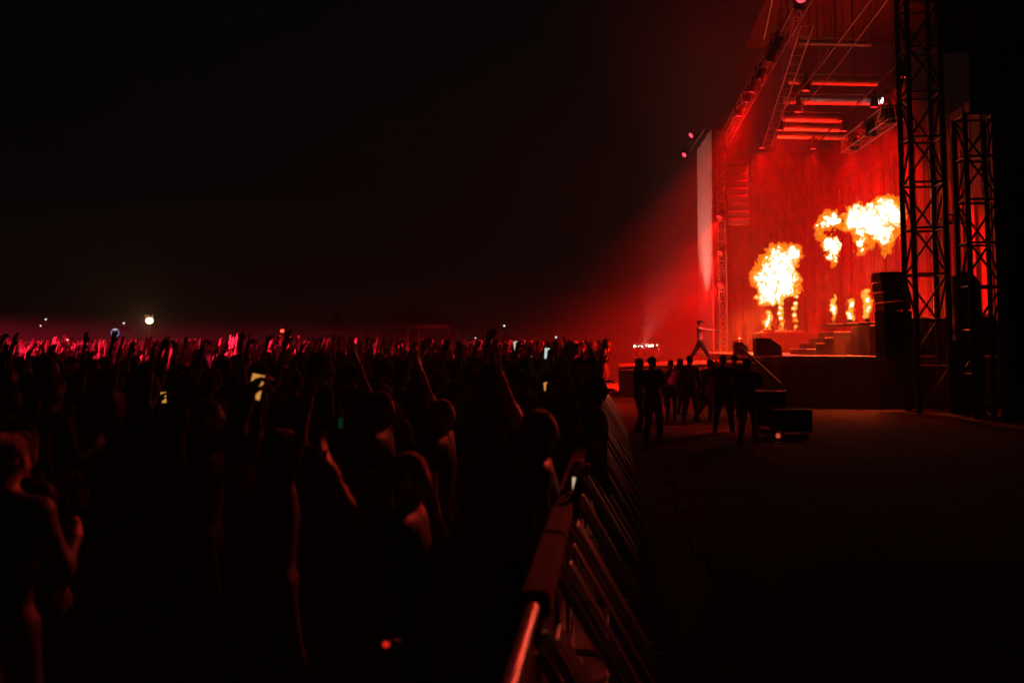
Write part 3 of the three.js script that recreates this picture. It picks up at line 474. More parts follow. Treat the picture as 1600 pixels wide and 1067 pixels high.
// poses, facing +z. Arms: [upper arm, forearm, hand, palm normal]
const DOWN = (s) => [[s * 0.25, -1, 0.02], [s * 0.1, -1, 0.25], 'relaxed', [-s, 0, 0.2]];
const UPA = (s, x = 0.25, z = 0.25, h = 'open') => [[s * x, 1, z], [s * (x - 0.2), 1, z * 0.6], h, [0, 0, 1]];
const BENT = (s, h = 'fist') => [[s * 0.5, 0.35, 0.6], [s * 0.05, 1, 0.15], h, [0, 0, 1]];
const PHONE = (s) => [[s * 0.25, 0.35, 0.9], [-s * 0.28, 0.95, 0.25], 'hold', [-s * 0.6, 0, 0.6]];
const POSES = [
  { what: 'both arms raised', arms: [UPA(-1), UPA(1)] },
  { what: 'one fist raised', arms: [DOWN(-1), UPA(1, 0.15, 0.3, 'fist')] },
  { what: 'one open hand raised', arms: [UPA(-1, 0.3, 0.35), DOWN(1)] },
  { what: 'arms down', arms: [DOWN(-1), DOWN(1)] },
  { what: 'holding up a phone', arms: [PHONE(-1), PHONE(1)], phone: 2 },
  { what: 'one arm reaching up', arms: [DOWN(-1), [[0.1, 0.8, 0.7], [0.02, 1, 0.45], 'open', [0, -0.3, 1]]] },
  { what: 'clapping above the head', arms: [[[-0.45, 1, 0.3], [0.4, 1, 0.2], 'open', [1, 0, 0]], [[0.45, 1, 0.3], [-0.4, 1, 0.2], 'open', [-1, 0, 0]]] },
  { what: 'hands at head height', arms: [BENT(-1, 'open'), BENT(1, 'open')] },
  { what: 'pointing one finger upward', arms: [UPA(-1, 0.1, 0.25, 'point'), DOWN(1)] },
  { what: 'arms hanging', arms: [DOWN(-1), DOWN(1)] },
  { what: 'arms folded', arms: [[[-0.35, -1, 0.3], [0.75, 0.15, 0.6], 'relaxed', [0, 0, -1]], [[0.35, -1, 0.3], [-0.75, 0.3, 0.6], 'relaxed', [0, 0, -1]]] },
  { what: 'hands before the chest', arms: [[[-0.3, -1, 0.25], [0.35, 0.35, 0.85], 'relaxed', [1, 0, 0]], [[0.3, -1, 0.25], [-0.35, 0.35, 0.85], 'relaxed', [-1, 0, 0]]] },
  { what: 'forearms on the rail', lean: [0, 0, 0.12], arms: [[[-0.3, -0.75, 0.7], [0.3, 0.05, 1], 'relaxed', [0, -1, 0]], [[0.3, -0.75, 0.7], [-0.3, 0.05, 1], 'relaxed', [0, -1, 0]]] },
  { what: 'reaching over the rail', lean: [0, 0, 0.3], hip: [0, 0.9, -0.1], arms: [[[-0.15, -0.45, 1], [0.1, 0.05, 1], 'open', [0, -1, 0.2]], [[0.15, -0.35, 1], [-0.05, 0.12, 1], 'relaxed', [0, -1, 0]]] },
  { what: 'one bare arm flung up and back', arms: [DOWN(-1), [[0.12, 1, -0.5], [0.05, 1, -0.35], 'open', [0, 0, 1]]] },
  { what: 'a bent arm held up', arms: [[[-0.5, 0.25, -0.45], [-0.1, 1, -0.45], 'relaxed', [0, 0, 1]], DOWN(1)] },
];
const HAIR = ['short', 'long', 'cap', 'short', 'bun', 'long', 'short', 'bald', 'short', 'long', 'cap', 'bun', 'long', 'short', 'long', 'short'];
const protoCache = new Map();
function crowdProto(pose, look, cells) { // body and hair geometry for a pose and one of three looks
  const key = pose + '/' + look + '/' + cells[0];
  if (!protoCache.has(key)) {
    const base = protoCache.get(pose + '/' + cells[0]) || (() => { const P = POSES[pose], f = figure({ arms: P.arms, lean: P.lean, hip: P.hip, hair: HAIR[pose], fem: pose % 3 === 1 || pose === 5, sleeve: [3, 4, 7, 9, 10, 11].includes(pose) ? 1 : 0.45 }), g = skinOf(f, cells, { skin: [1, 0, 0], lips: [0.9, 0, 0], eye: [0, 0, 0], top: [0, 1, 0], legs: [0, 0, 1], shoes: [0.5, 0, 0.5], hair: [0.2, 0.2, 0.2] }); protoCache.set(pose + '/' + cells[0], [...g, f]); return [...g, f]; })();
    const pal = palette(pose * 3 + look * 5), re = (g, all) => { if (!g) return null; const n = new THREE.BufferGeometry(); n.setIndex(g.index); n.setAttribute('position', g.attributes.position); n.setAttribute('normal', g.attributes.normal); const c = g.attributes.color.array, o = new Float32Array(c.length);
      for (let i = 0; i < c.length; i += 3) { const q = all ? pal.hair : c[i] > 0.95 ? pal.skin : c[i] > 0.8 ? pal.lips : c[i + 1] > 0.9 ? pal.top : c[i + 2] > 0.9 ? pal.legs : c[i] > 0.4 ? pal.shoes : pal.eye; o.set(q, i); }
      n.setAttribute('color', new THREE.BufferAttribute(o, 3)); return n; };
    protoCache.set(key, [re(base[0]), re(base[1], true), base[2]]);
  }
  return protoCache.get(key);
}
const NEAR = [0.026, 0.013, 0.008], MID = [0.036, 0.02, 0.0125];
// phones
const screenMats = [glow(1, 0.42, 0.08, 0.6), glow(1, 0.75, 0.5, 0.6), glow(1, 0.4, 0.12, 0.5), glow(0.75, 0.85, 0.8, 0.7)];
function phone(pos, facing, label, m, s = 1, roll = 0) {
  const g = thing('phone', label, 'phone', pos, null); g.rotation.set(-0.1, facing, roll, 'YXZ');
  part(g, 'case', rbox(0.078 * s, 0.155 * s, 0.01, 0.006), M.plastic); part(g, 'screen', rbox(0.07 * s, 0.142 * s, 0.003, 0.0015), m, new THREE.Vector3(0, 0, -0.0062)); part(g, 'camera_bump', rbox(0.026 * s, 0.03 * s, 0.003, 0.0015), M.steel, new THREE.Vector3(-0.02 * s, 0.055 * s, 0.006));
  return g;
}
// ---------------------------------------------------------------- barrier along the pit
const barMat = mat(0.5, 0.5, 0.51, 0.3, 1), railMat = mat(0.62, 0.58, 0.54, 0.28, 0.6), BX = -0.27, BTOP = 1.16;
const panelGeo = (() => { // perforated front sheet with a rolled edge
  const s = new THREE.Shape([[-0.48, 0], [0.48, 0], [0.48, 0.86], [-0.48, 0.86]].map((a) => new THREE.Vector2(...a)));
  for (let i = 0; i < 7; i++) for (let j = 0; j < 5; j++) { const h = new THREE.Path(); h.absarc(-0.4 + i * 0.133, 0.12 + j * 0.155, 0.018, 0, Math.PI * 2, true); s.holes.push(h); }
  const g = new THREE.ExtrudeGeometry(s, { depth: 0.012, bevelEnabled: false, curveSegments: 5 }); g.rotateY(Math.PI / 2); return g;
})();
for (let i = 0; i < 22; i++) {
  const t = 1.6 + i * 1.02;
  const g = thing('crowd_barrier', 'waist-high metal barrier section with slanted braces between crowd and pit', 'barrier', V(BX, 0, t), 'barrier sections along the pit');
  part(g, 'sheet', panelGeo, barMat, new THREE.Vector3(0, 0.2, 0));
  bar(g, 'top_rail', new THREE.Vector3(0, BTOP, 0.47), new THREE.Vector3(0, BTOP, -0.47), 0.026, railMat);
  if (i > 1) part(g, 'added_dark_pad', rbox(0.11, 0.1, 0.99, 0.03), M.cloth, new THREE.Vector3(0, BTOP - 0.005, 0));  // black pad added to keep the rail dark where it lies unlit
  for (const z of [-0.46, 0.46]) { bar(g, 'post', new THREE.Vector3(0, 0.02, z), new THREE.Vector3(0, BTOP, z), 0.024, barMat); bar(g, 'brace', new THREE.Vector3(0.02, BTOP - 0.12, z * 0.9), new THREE.Vector3(0.62, 0.05, z * 0.9), 0.022, barMat); bar(g, 'floor_bar', new THREE.Vector3(0, 0.03, z * 0.9), new THREE.Vector3(0.64, 0.03, z * 0.9), 0.02, barMat); }
  for (const z of i % 3 ? [0.24] : [-0.2, 0.2]) part(g, 'brace_plate', rbox(0.012, 0.82, i % 2 ? 0.1 : 0.18, 0.004), barMat, new THREE.Vector3(0.27, BTOP - 0.52, z), [0, 0, 0.53]);
  part(g, 'step', rbox(0.22, 0.025, 0.9, 0.006), barMat, new THREE.Vector3(0.13, 0.32, 0));
  part(g, 'floor_plate', rbox(0.95, 0.012, 0.96, 0.004), barMat, new THREE.Vector3(-0.5, 0.012, 0));
}

// ---------------------------------------------------------------- crowd: individuals near the camera
const spots = [];
const faceStage = (x, t) => { const a = Math.atan2(7.5 - x, -(42 - t)); return a; }; // turn so that +z looks at the middle of the stage
const inView = (x, t) => { const d = t * Math.cos(YAW) - x * Math.sin(YAW), l = x * Math.cos(YAW) + t * Math.sin(YAW), px = 800 + F * l / d; return d > 0.5 && px > -60 ? px : null; };
const free = (x, t, r = 0.46) => !spots.some((s) => Math.hypot(s[0] - x, s[1] - t) < r);
const PEOPLE_GROUPS = ['crowd behind the barrier'];
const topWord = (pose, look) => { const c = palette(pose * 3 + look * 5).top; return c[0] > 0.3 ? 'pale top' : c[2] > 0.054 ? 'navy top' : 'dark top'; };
const hairWord = { short: 'short-haired', long: 'long-haired', cap: 'capped', bun: 'bun-haired', bald: 'shaven-headed' };
function addPerson(x, t, pose, look, o = {}) {
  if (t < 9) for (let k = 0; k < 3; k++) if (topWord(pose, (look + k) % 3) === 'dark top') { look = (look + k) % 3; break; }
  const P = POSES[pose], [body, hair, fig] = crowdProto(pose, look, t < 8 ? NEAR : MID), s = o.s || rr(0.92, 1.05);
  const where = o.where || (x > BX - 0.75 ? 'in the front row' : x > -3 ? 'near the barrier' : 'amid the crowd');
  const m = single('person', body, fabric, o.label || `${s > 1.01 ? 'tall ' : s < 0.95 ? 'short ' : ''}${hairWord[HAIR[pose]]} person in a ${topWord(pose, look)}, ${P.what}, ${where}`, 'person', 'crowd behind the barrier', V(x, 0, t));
  m.scale.set(s, s, s); m.rotation.y = o.turn ?? faceStage(x, t) + rr(-0.25, 0.25);
  if (hair) part(m, 'hair', hair, hairMat);
  spots.push([x, t]);
  return [m, fig, s];
}
const ARMS_UP = [0, 1, 2, 5, 6, 7, 8], CALM = [3, 9, 10, 11, 3, 9];
const look = () => Math.floor(rnd() * 3);
const spotAt = (px, t) => at(px, 560, t).x;
const heroes = [];
const hides = (x, t) => { const px = inView(x, t); return heroes.some(([h, ht]) => t < ht - 0.2 && Math.abs(px - h) < 45 + 330 / t); };
// people the photograph picks out by a raised, lit arm or by their dark outline against the far crowd: [column, distance, pose, scale, turn]
for (const [px, t, pose, s, turn, what] of [[842, 5.0, 14, 0.95, 1.7, 'with a rim-lit arm flung up beside the barrier'], [594, 6.2, 14, 0.97, 1.6, 'with a thin red-lit arm flung back'], [640, 4.0, 15, 0.88, 1.6, 'with a blurred red-lit bent arm'], [930, 8.2, 14, 1.0, 1.7, 'with a lit arm flung up farther along the barrier'], [690, 6.5, 14, 0.93, 1.5, 'with a lit arm flung up in the middle'], [395, 6.0, 5, 1.0, 1.9, 'whose dark arm reaches across the far crowd'], [765, 8.5, 1, 1.05, 2.3, 'whose dark fist stands above all others'], [500, 8.2, 3, 1.12, 2.2, 'whose dark head stands above the rest'],
  [290, 8, 1, 1.0, 1.9, 'whose fist stands out against the pink crowd'], [372, 8.6, 8, 1.0, 1.9, 'pointing up against the pink crowd'], [235, 9, 0, 0.97, 1.8, 'with both hands up before the pink crowd'], [70, 7.5, 3, 1.1, 1.7, 'whose dark head covers part of the pink crowd'], [690, 9.5, 6, 1.0, 2.2, 'clapping in the middle of the crowd'], [880, 9.5, 5, 1.0, 2.3, 'with a long lit arm near the barrier'], [910, 13, 2, 1.0, 2.4, 'with an open hand up near the barrier'], [180, 10, 2, 1.0, 1.8, 'with an open hand in the pink light'], [440, 4.6, 2, 0.9, 2.0, 'with a faint red-lit arm']])
  { if (pose > 13 || t > 8) heroes.push([pose > 13 ? px - 30 : px, t]); addPerson(spotAt(px, t), t, pose, look(), { s, turn, label: `${hairWord[HAIR[pose]]} person ${what}` }); }
// the front row
for (let t = 3.3; t < 24; t += rr(0.52, 0.7)) { if (hides(BX - 0.35, t)) continue; const p = t < 5.5 ? pick([9, 10, 11]) : t > 10.2 && t < 11.4 ? 13 : pick([12, 9, 10, 0, 2, 5, 11, 7, 3, 6]); addPerson(BX - (p > 11 ? 0.3 : rr(0.3, 0.42)), t, p, look(), p > 11 ? { turn: Math.PI / 2 + rr(-0.2, 0.15) } : {}); }
// people holding phones up, their screens towards the camera
for (const [px, py, t, m, s, label] of [[400, 604, 5.4, 0, 1.1, 'large blurred amber phone screen held up in the near crowd'], [255, 621, 9, 0, 0.8, 'small warm phone screen low in the dark crowd'], [855, 552, 13, 3, 1.1, 'pale phone screen held above heads near the barrier'], [806, 540, 13, 1, 0.9, 'added warm white phone held up in place of a lit hand'], [828, 563, 13, 2, 0.9, 'dim amber phone among raised hands'], [853, 604, 9, 0, 0.6, 'narrow amber phone in the shadow below the raised hands'], [900, 756, 5.2, 1, 0.55, 'pale phone glinting beside the barrier']]) {  // the warm white phone is an added glow where a hand is lit
  const p = at(px, py, t); let x = p.x + 0.02, tt = t - 0.06;
  phone(p, Math.PI + Math.atan2(-p.x, t) + rr(-0.25, 0.25), label, screenMats[m], s, rr(-0.25, 0.25));
  const fx = p.x - 0.42, ft = t - 0.12, f = crowdProto(4, 0, MID)[2], hy = (f.hands[0][1][1] + f.hands[1][1][1]) / 2 + 0.05, sc = Math.min(1.12, Math.max(0.72, p.y / hy)), a = Math.PI / 2 + 0.2;
  const hz = (f.hands[0][1][2] + f.hands[1][1][2]) / 2 * sc;
  addPerson(p.x - Math.sin(a) * hz, t + Math.cos(a) * hz, 4, look(), { s: sc, turn: a, label: 'person holding up the ' + label.split(/ (held|low|among|in the|glinting)/)[0] });
}
let tries = 0;
while (spots.length < 285 && tries++ < 20000) {
  const t = 2.4 + 15.6 * Math.sqrt(rnd()), x = -rr(0.7, t * 0.8 + 1.2);
  if (inView(x, t) === null || !free(x, t, 0.5)) continue;
  if (t < 3.2 || hides(x, t)) continue;
  addPerson(x, t, rnd() < 0.16 ? pick(ARMS_UP) : pick(CALM), look(), { s: t < 5 ? rr(0.86, 0.96) : undefined });
}
// ---------------------------------------------------------------- the rest of the crowd, far too many to tell apart
{
  const P = [], n = 22, S = 3.2;
  for (let i = 0; i < n; i++) {
    const pose = pick([0, 0, 0, 1, 2, 2, 5, 6, 6, 8, 3, 7]), po = POSES[pose], pal = palette(i * 5 + 2, TOPS[(i * 3) % 6]);
    const j = (a) => [a[0].map((v) => v + rr(-0.18, 0.18)), a[1].map((v) => v + rr(-0.22, 0.22)), a[2], a[3]];
    const [b, h] = skinOf(figure({ arms: po.arms.map(j), hair: pick(['short', 'long', 'short', 'bald']), sleeve: rnd() < 0.25 ? 1 : 0.45 }), [0.052, 0.034, 0.02], pal);
    const g = h ? mergeGeometries([b, h]) : b; const s = rr(0.92, 1.06); g.scale(s, s, s); g.rotateY(rr(-0.35, 0.35));
    const gx = i % 5, gz = Math.floor(i / 5); g.translate((gx - 2 + rr(-0.35, 0.35)) * S / 5, 0, (gz - 2 + rr(-0.35, 0.35)) * S / 5);
    P.push(g);
  }
  const geo = mergeGeometries(P), list = [], q = new THREE.Quaternion(), m4 = new THREE.Matrix4();
  for (let t = 15; t < 112; t += S) for (let x = -1.9; x > -100; x -= S) {
    const px = inView(x + S, t); if (px === null) continue;
    if (Math.hypot(x, t) < 21.5 || x < -95 + t * 0.2) continue;
    if (spots.some((s) => Math.abs(s[0] - x) < S * 0.5 && Math.abs(s[1] - t) < S * 0.5)) continue;
    const X = x + rr(-0.3, 0.3), T = t + rr(-0.3, 0.3), s = rr(0.96, 1.05);
    list.push(m4.compose(V(Math.min(X, -2.0), 0, T), q.setFromAxisAngle(UP, faceStage(X, T) + rr(-0.12, 0.12) ), new THREE.Vector3(rnd() < 0.5 ? -s : s, s, s)).clone());
  }
  const im = new THREE.InstancedMesh(geo, fabric, list.length); list.forEach((m, i) => im.setMatrixAt(i, m));
  shade(im); im.name = 'far_crowd'; im.userData = { kind: 'stuff', label: 'dense far crowd with raised arms lit pink and red', category: 'crowd' }; scene.add(im);
}
// ---------------------------------------------------------------- performer and the crew in the pit
const HERO = [0.02, 0.011, 0.007];
function crew(name, label, pos, turn, spec, pal, s = 1, cells = HERO) {
  const fig = figure(spec), [b, h] = skinOf(fig, cells, pal), g = thing(name, label, 'person', pos, null, turn);
  g.scale.set(s, s, s); part(g, 'body', b, fabric); if (h) part(g, spec.hair === 'cap' ? 'cap' : 'hair', h, hairMat);
  return [g, fig];
}
const palOf = (top, legs, skin = 0, hair = 0, shoes = [0.02, 0.02, 0.02]) => ({ skin: SKINS[skin], lips: SKINS[skin].map((c, k) => c * [0.8, 0.55, 0.55][k]), eye: [0.03, 0.03, 0.03], top, legs, shoes, hair: HAIRS[hair] });
{
  const p = at(1095, 566, 36.9); const y = 1.22 + 0.18 * (p.x - 0.3) / 4.64;
  const [g, f] = crew('person', 'performer in a pale open shirt striding along the runway, one arm stretched out', V(p.x, y - 0.02, 36.9), Math.PI / 2 + 0.1, {
    hip: [0, 0.85, 0], lean: [0, 0, -0.03], feet: [[-0.1, 0.08, 0.4], [0.1, 0.09, -0.45]], knee: [[0, 0.1, 1], [0, 0.1, 0.9]], toe: [[0, 0, 1], [0.1, -0.1, 1]], baggy: 1.2, sleeve: 1, hair: 'cap', look: [0, 0.12, 1],
    arms: [[[-0.25, -0.22, 1], [0.05, 0.02, 1], 'point', [0, -1, 0]], [[0.3, -1, 0.05], [0.1, -0.8, 0.4], 'hold', [-1, 0, 0.2]]] }, palOf([0.55, 0.48, 0.47], [0.02, 0.018, 0.02], 1, 0), 1.03);
  const e = f.hc; part(g, 'sunglasses', rbox(0.15, 0.035, 0.02, 0.01), M.plastic, new THREE.Vector3(e[0], e[1] + 0.008, e[2] + 0.102));
  const w = f.hands[1][1]; bar(g, 'microphone', new THREE.Vector3(w[0], w[1] - 0.1, w[2]), new THREE.Vector3(w[0] - 0.02, w[1] + 0.05, w[2] + 0.12), 0.018, M.plastic);
}
const groundAt = (px, py) => { const t = 1400 * 2.05 / (py - 540); return [at(px, py, t).x, t]; };
const REST = (s) => [[s * 0.22, -1, 0.02], [s * 0.05, -1, 0.2], 'relaxed', [-s, 0, 0.2]];
const FOLD = [[[-0.3, -1, 0.25], [0.7, 0.2, 0.6], 'relaxed', [0, 0, -1]], [[0.3, -1, 0.25], [-0.7, 0.35, 0.6], 'relaxed', [0, 0, -1]]];
const CAM = [[[-0.3, -0.7, 0.6], [0.35, 0.75, 0.6], 'hold', [1, 0, 0]], [[0.3, -0.7, 0.6], [-0.35, 0.75, 0.6], 'hold', [-1, 0, 0]]];
const dk = [0.014, 0.014, 0.016];
for (const [px, py, turn, spec, pal, s, label] of [
  [1020, 690, 2.6, { arms: [REST(-1), REST(1)], hair: 'short', sleeve: 0.5, bulk: 1.08, baggy: 1.2, feet: [[-0.12, 0.08, 0.08], [0.13, 0.08, -0.06]] }, palOf(dk, dk, 0, 0), 1.02, 'guard in black standing nearest the barrier with back turned'],
  [998, 672, 1.7, { arms: CAM, hair: 'long', sleeve: 0.5, bulk: 1.1, baggy: 1.15, look: [0.3, 0, 1] }, palOf(dk, dk, 3, 1), 0.98, 'long-haired photographer raising a camera beside the barrier'],
  [1049, 656, 2.9, { arms: [FOLD[0], REST(1)], hair: 'short', sleeve: 0.5 }, palOf([0.42, 0.36, 0.34], [0.03, 0.03, 0.04], 0, 0, [0.5, 0.5, 0.5]), 0.93, 'man in a light shirt and white shoes watching the runway'],
  [1079, 658, 2.7, { arms: [REST(-1), REST(1)], hair: 'short', sleeve: 1, bulk: 1.07, baggy: 1.2, feet: [[-0.16, 0.08, 0.1], [0.15, 0.08, -0.1]] }, palOf([0.03, 0.02, 0.02], dk, 1, 0), 1.0, 'man in a dark long-sleeved jacket standing by the runway'],
  [1132, 672, 3.0, { arms: [FOLD[0], REST(1)], hair: 'bald', sleeve: 0.3, bulk: 1.12, baggy: 1.2, feet: [[-0.18, 0.08, 0], [0.2, 0.08, 0.08]] }, palOf([0.05, 0.04, 0.04], dk, 0, 0), 1.04, 'shaven-headed guard with bare arms in the middle of the pit'],
  [1170, 688, 2.8, { arms: [FOLD[0], FOLD[1]], hair: 'short', sleeve: 0.5, bulk: 1.1, baggy: 1.2, feet: [[-0.13, 0.08, 0.12], [0.14, 0.08, -0.1]] }, palOf(dk, dk, 2, 0), 1.0, 'guard in black with folded arms beside the flight cases'],
  [1064, 646, 2.2, { arms: [REST(-1), FOLD[1]], hair: 'long', sleeve: 1, bulk: 1.05, baggy: 1.1 }, palOf([0.08, 0.06, 0.06], dk, 3, 1), 0.94, 'long-haired helper waiting between the two dark-clad men'],
  [1150, 650, 3.3, { arms: [REST(-1), REST(1)], hair: 'cap', sleeve: 0.5, bulk: 1.12, baggy: 1.2, feet: [[-0.1, 0.08, 0.1], [0.13, 0.08, -0.12]] }, palOf(dk, dk, 1, 0), 1.0, 'guard in a cap standing close to the stage steps'],
  [1098, 654, 1.9, { arms: CAM, lean: [0, 0, 0.28], hip: [0, 0.84, -0.08], hair: 'cap', sleeve: 1, bulk: 1.06, baggy: 1.25, feet: [[-0.18, 0.08, 0.16], [0.16, 0.08, -0.14]] }, palOf(dk, dk, 0, 0), 0.98, 'stooping photographer in a cap aiming at the stage']]) {
  const [x, t] = groundAt(px, py); const [g, f] = crew('person', label, V(x, 0, t), turn, spec, pal, s, [0.026, 0.014, 0.009]);
  if (spec.bulk > 1.06) { const r = part(g, 'radio', rbox(0.06, 0.14, 0.035, 0.01), M.plastic, new THREE.Vector3(0.2, 0.98, -0.06)); bar(g, 'lanyard', new THREE.Vector3(-0.05, 1.45, 0.11), new THREE.Vector3(0, 1.15, 0.15), 0.008, M.alu); }
  if (spec.bulk === 1.07 || spec.bulk === 1.05) part(g, 'backpack', rbox(0.32, 0.46, 0.2, 0.08), M.cloth, new THREE.Vector3(0, 1.22, -0.22));
  if (spec.arms === CAM) { // the camera in both hands
    const w = f.hands.map((h) => h[1]), c = new THREE.Vector3((w[0][0] + w[1][0]) / 2, (w[0][1] + w[1][1]) / 2 + 0.08, (w[0][2] + w[1][2]) / 2 + 0.07).multiplyScalar(s).applyAxisAngle(UP, turn).add(g.position);
    const k = thing('camera', spec.hair === 'cap' ? 'black camera held by the stooping photographer' : 'black camera held by the long-haired photographer', 'camera', c, null, turn);
    part(k, 'body', rbox(0.15, 0.11, 0.07, 0.015), M.plastic); const ln = part(k, 'lens', new THREE.CylinderGeometry(0.045, 0.038, 0.16, 20), M.plastic, new THREE.Vector3(0, -0.005, 0.11), [Math.PI / 2, 0, 0]); part(k, 'viewfinder', rbox(0.05, 0.035, 0.05, 0.01), M.plastic, new THREE.Vector3(0, 0.07, 0));
  }
}
// flight cases, folding steps, cables and a lamp at the foot of the stage
function flightCase(px, py, w, h, d, label) {
  const [x, t] = groundAt(px, py), g = thing('flight_case', label, 'case', V(x, 0, t), null, rr(-0.2, 0.2));
  part(g, 'box', rbox(w, h - 0.12, d, 0.015), M.black, new THREE.Vector3(0, h / 2 + 0.06, 0));
  for (const [i, j] of [[-1, -1], [-1, 1], [1, -1], [1, 1]]) { bar(g, 'corner_edge', new THREE.Vector3(i * w / 2, 0.13, j * d / 2), new THREE.Vector3(i * w / 2, h, j * d / 2), 0.016, M.steel); part(g, 'wheel', new THREE.CylinderGeometry(0.05, 0.05, 0.035, 14), M.plastic, new THREE.Vector3(i * (w / 2 - 0.1), 0.05, j * (d / 2 - 0.1)), [0, 0, Math.PI / 2]); }
  for (const j of [-1, 1]) { bar(g, 'lid_edge', new THREE.Vector3(-w / 2, h, j * d / 2), new THREE.Vector3(w / 2, h, j * d / 2), 0.016, M.steel); bar(g, 'lid_edge', new THREE.Vector3(j * w / 2, h, -d / 2), new THREE.Vector3(j * w / 2, h, d / 2), 0.016, M.steel); }
  part(g, 'latch', rbox(0.1, 0.08, 0.02, 0.006), M.alu, new THREE.Vector3(0, h * 0.65, d / 2 + 0.008));
  return g;
}
flightCase(1205, 668, 0.7, 0.95, 0.7, 'tall black flight case with metal edges at the foot of the stage');
flightCase(1236, 676, 0.8, 0.6, 0.6, 'low black flight case beside the tall one');
{ // folding steps against the runway
  const [x, t] = groundAt(1180, 652), g = thing('stage_steps', 'steep metal steps with two slanted rails leading up to the stage', 'steps', V(x, 0, t), null, -0.1);
  for (const z of [-0.3, 0.3]) { bar(g, 'rail', new THREE.Vector3(0.7, 1.0, z), new THREE.Vector3(-0.35, 2.0, z), 0.028, M.alu); bar(g, 'stringer', new THREE.Vector3(0.6, 0.05, z), new THREE.Vector3(-0.5, 1.3, z), 0.035, M.alu); bar(g, 'rail_post', new THREE.Vector3(0.6, 0.05, z), new THREE.Vector3(0.7, 1.0, z), 0.022, M.alu); }
  for (let i = 0; i < 5; i++) part(g, 'tread', rbox(0.24, 0.03, 0.58, 0.008), M.alu, new THREE.Vector3(0.5 - i * 0.22, 0.22 + i * 0.24, 0));
}
{
  const [x, t] = groundAt(1152, 678), pts = []; for (let i = 0; i < 15; i++) { const a = i / 14 * 5.4; pts.push(new THREE.Vector3(Math.cos(a) * (0.5 + 0.04 * i), 0.014, Math.sin(a) * 0.9 - i * 0.03)); }
  single('floor_cable', new THREE.TubeGeometry(new THREE.CatmullRomCurve3(pts), 60, 0.013, 7), mat(0.25, 0.24, 0.23, 0.5), 'loop of pale cable lying on the pit floor', 'cable', null, V(x, 0, t));
}
{
  const [x, t] = groundAt(1217, 690), g = thing('floor_lamp', 'small floor lamp glowing red on the pit floor', 'lamp', V(x, 0, t));
  part(g, 'base', rbox(0.2, 0.06, 0.14, 0.02), M.plastic, new THREE.Vector3(0, 0.035, 0)); const h = part(g, 'housing', rbox(0.16, 0.2, 0.13, 0.03), M.plastic, new THREE.Vector3(0, 0.2, 0), [0.3, 0, 0]); part(h, 'lens', new THREE.CylinderGeometry(0.05, 0.05, 0.02, 18), glow(1, 0.1, 0.04, 0.5), new THREE.Vector3(-0.02, 0.02, 0.068), [Math.PI / 2, 0, 0]);
  const l = new THREE.PointLight(new THREE.Color().setRGB(1, 0.12, 0.06), 0.05); l.position.set(x - 0.02, 0.24, -t + 0.16); l.castShadow = true; l.name = 'floor_lamp_light'; scene.add(l);
}
// ---------------------------------------------------------------- things far behind the crowd
function mast(name, label, px, py, t, col, k, size, light, head = 'lamp_head') {
  const p = at(px, py, t), g = thing(name, label, 'lamp', V(p.x, 0, t), 'lamps far behind the crowd');
  bar(g, 'pole', new THREE.Vector3(0, 0, -0.05), new THREE.Vector3(0, p.y + 0.2, -0.05), 0.07, M.steel);
  bar(g, 'arm', new THREE.Vector3(0, p.y + 0.2, -0.05), new THREE.Vector3(0.05, p.y + 0.15, size * 0.5 + 0.1), 0.04, M.steel);
  part(g, head, rbox(size * 1.3, size * 0.4, size * 0.6, 0.03), M.steel, new THREE.Vector3(0, p.y + size * 0.5 + 0.1, 0.05));
  const s = new THREE.SphereGeometry(size * 0.5, 20, 12); s.scale(1, 0.86, 0.7); part(g, 'bulb', s, glow(...col, k), new THREE.Vector3(0, p.y, size * 0.2));
  if (light) { const l = new THREE.PointLight(new THREE.Color().setRGB(...col), light); l.position.set(p.x, p.y, p.z + size * 0.2 + (size < 0.5 ? 0 : size * 0.45)); l.castShadow = true; l.name = name + '_light'; scene.add(l); }
  return p;
}
mast('flood_light', 'dazzling warm white flood light on a mast behind the pink crowd', 234, 501, 120, [1, 0.5, 0.22], 9, 1.1, 60);
mast('signal_light', 'red lamp on a pole behind the crowd', 441, 517, 110, [1, 0.06, 0.03], 3, 0.55, 6);
for (const [px, py, t, s, label] of [[71, 499, 130, 0.34, 'small white lamp high on a pole above the pink crowd'], [63, 509, 130, 0.3, 'small white lamp just below the high one'], [193, 505, 120, 0.3, 'small white lamp above the blue ring sign'], [105, 531, 120, 0.3, 'small white lamp low over the pink crowd'], [284, 534, 120, 0.26, 'tiny white lamp past the flood light'], [266, 538, 120, 0.24, 'tiny white lamp low under the flood light'], [506, 534, 110, 0.3, 'small white lamp near the tall dark head'], [743, 528, 110, 0.2, 'tiny white lamp beside the raised fist'], [788, 509, 120, 0.3, 'small white lamp alone in the dark sky'], [612, 528, 100, 0.2, 'tiny white lamp under the canopy frame'], [869, 527, 110, 0.26, 'small white lamp at the edge of the red smoke']])
  mast('street_lamp', label, px, py, t, [1, 0.95, 0.85], 1.4, s, 0.05);
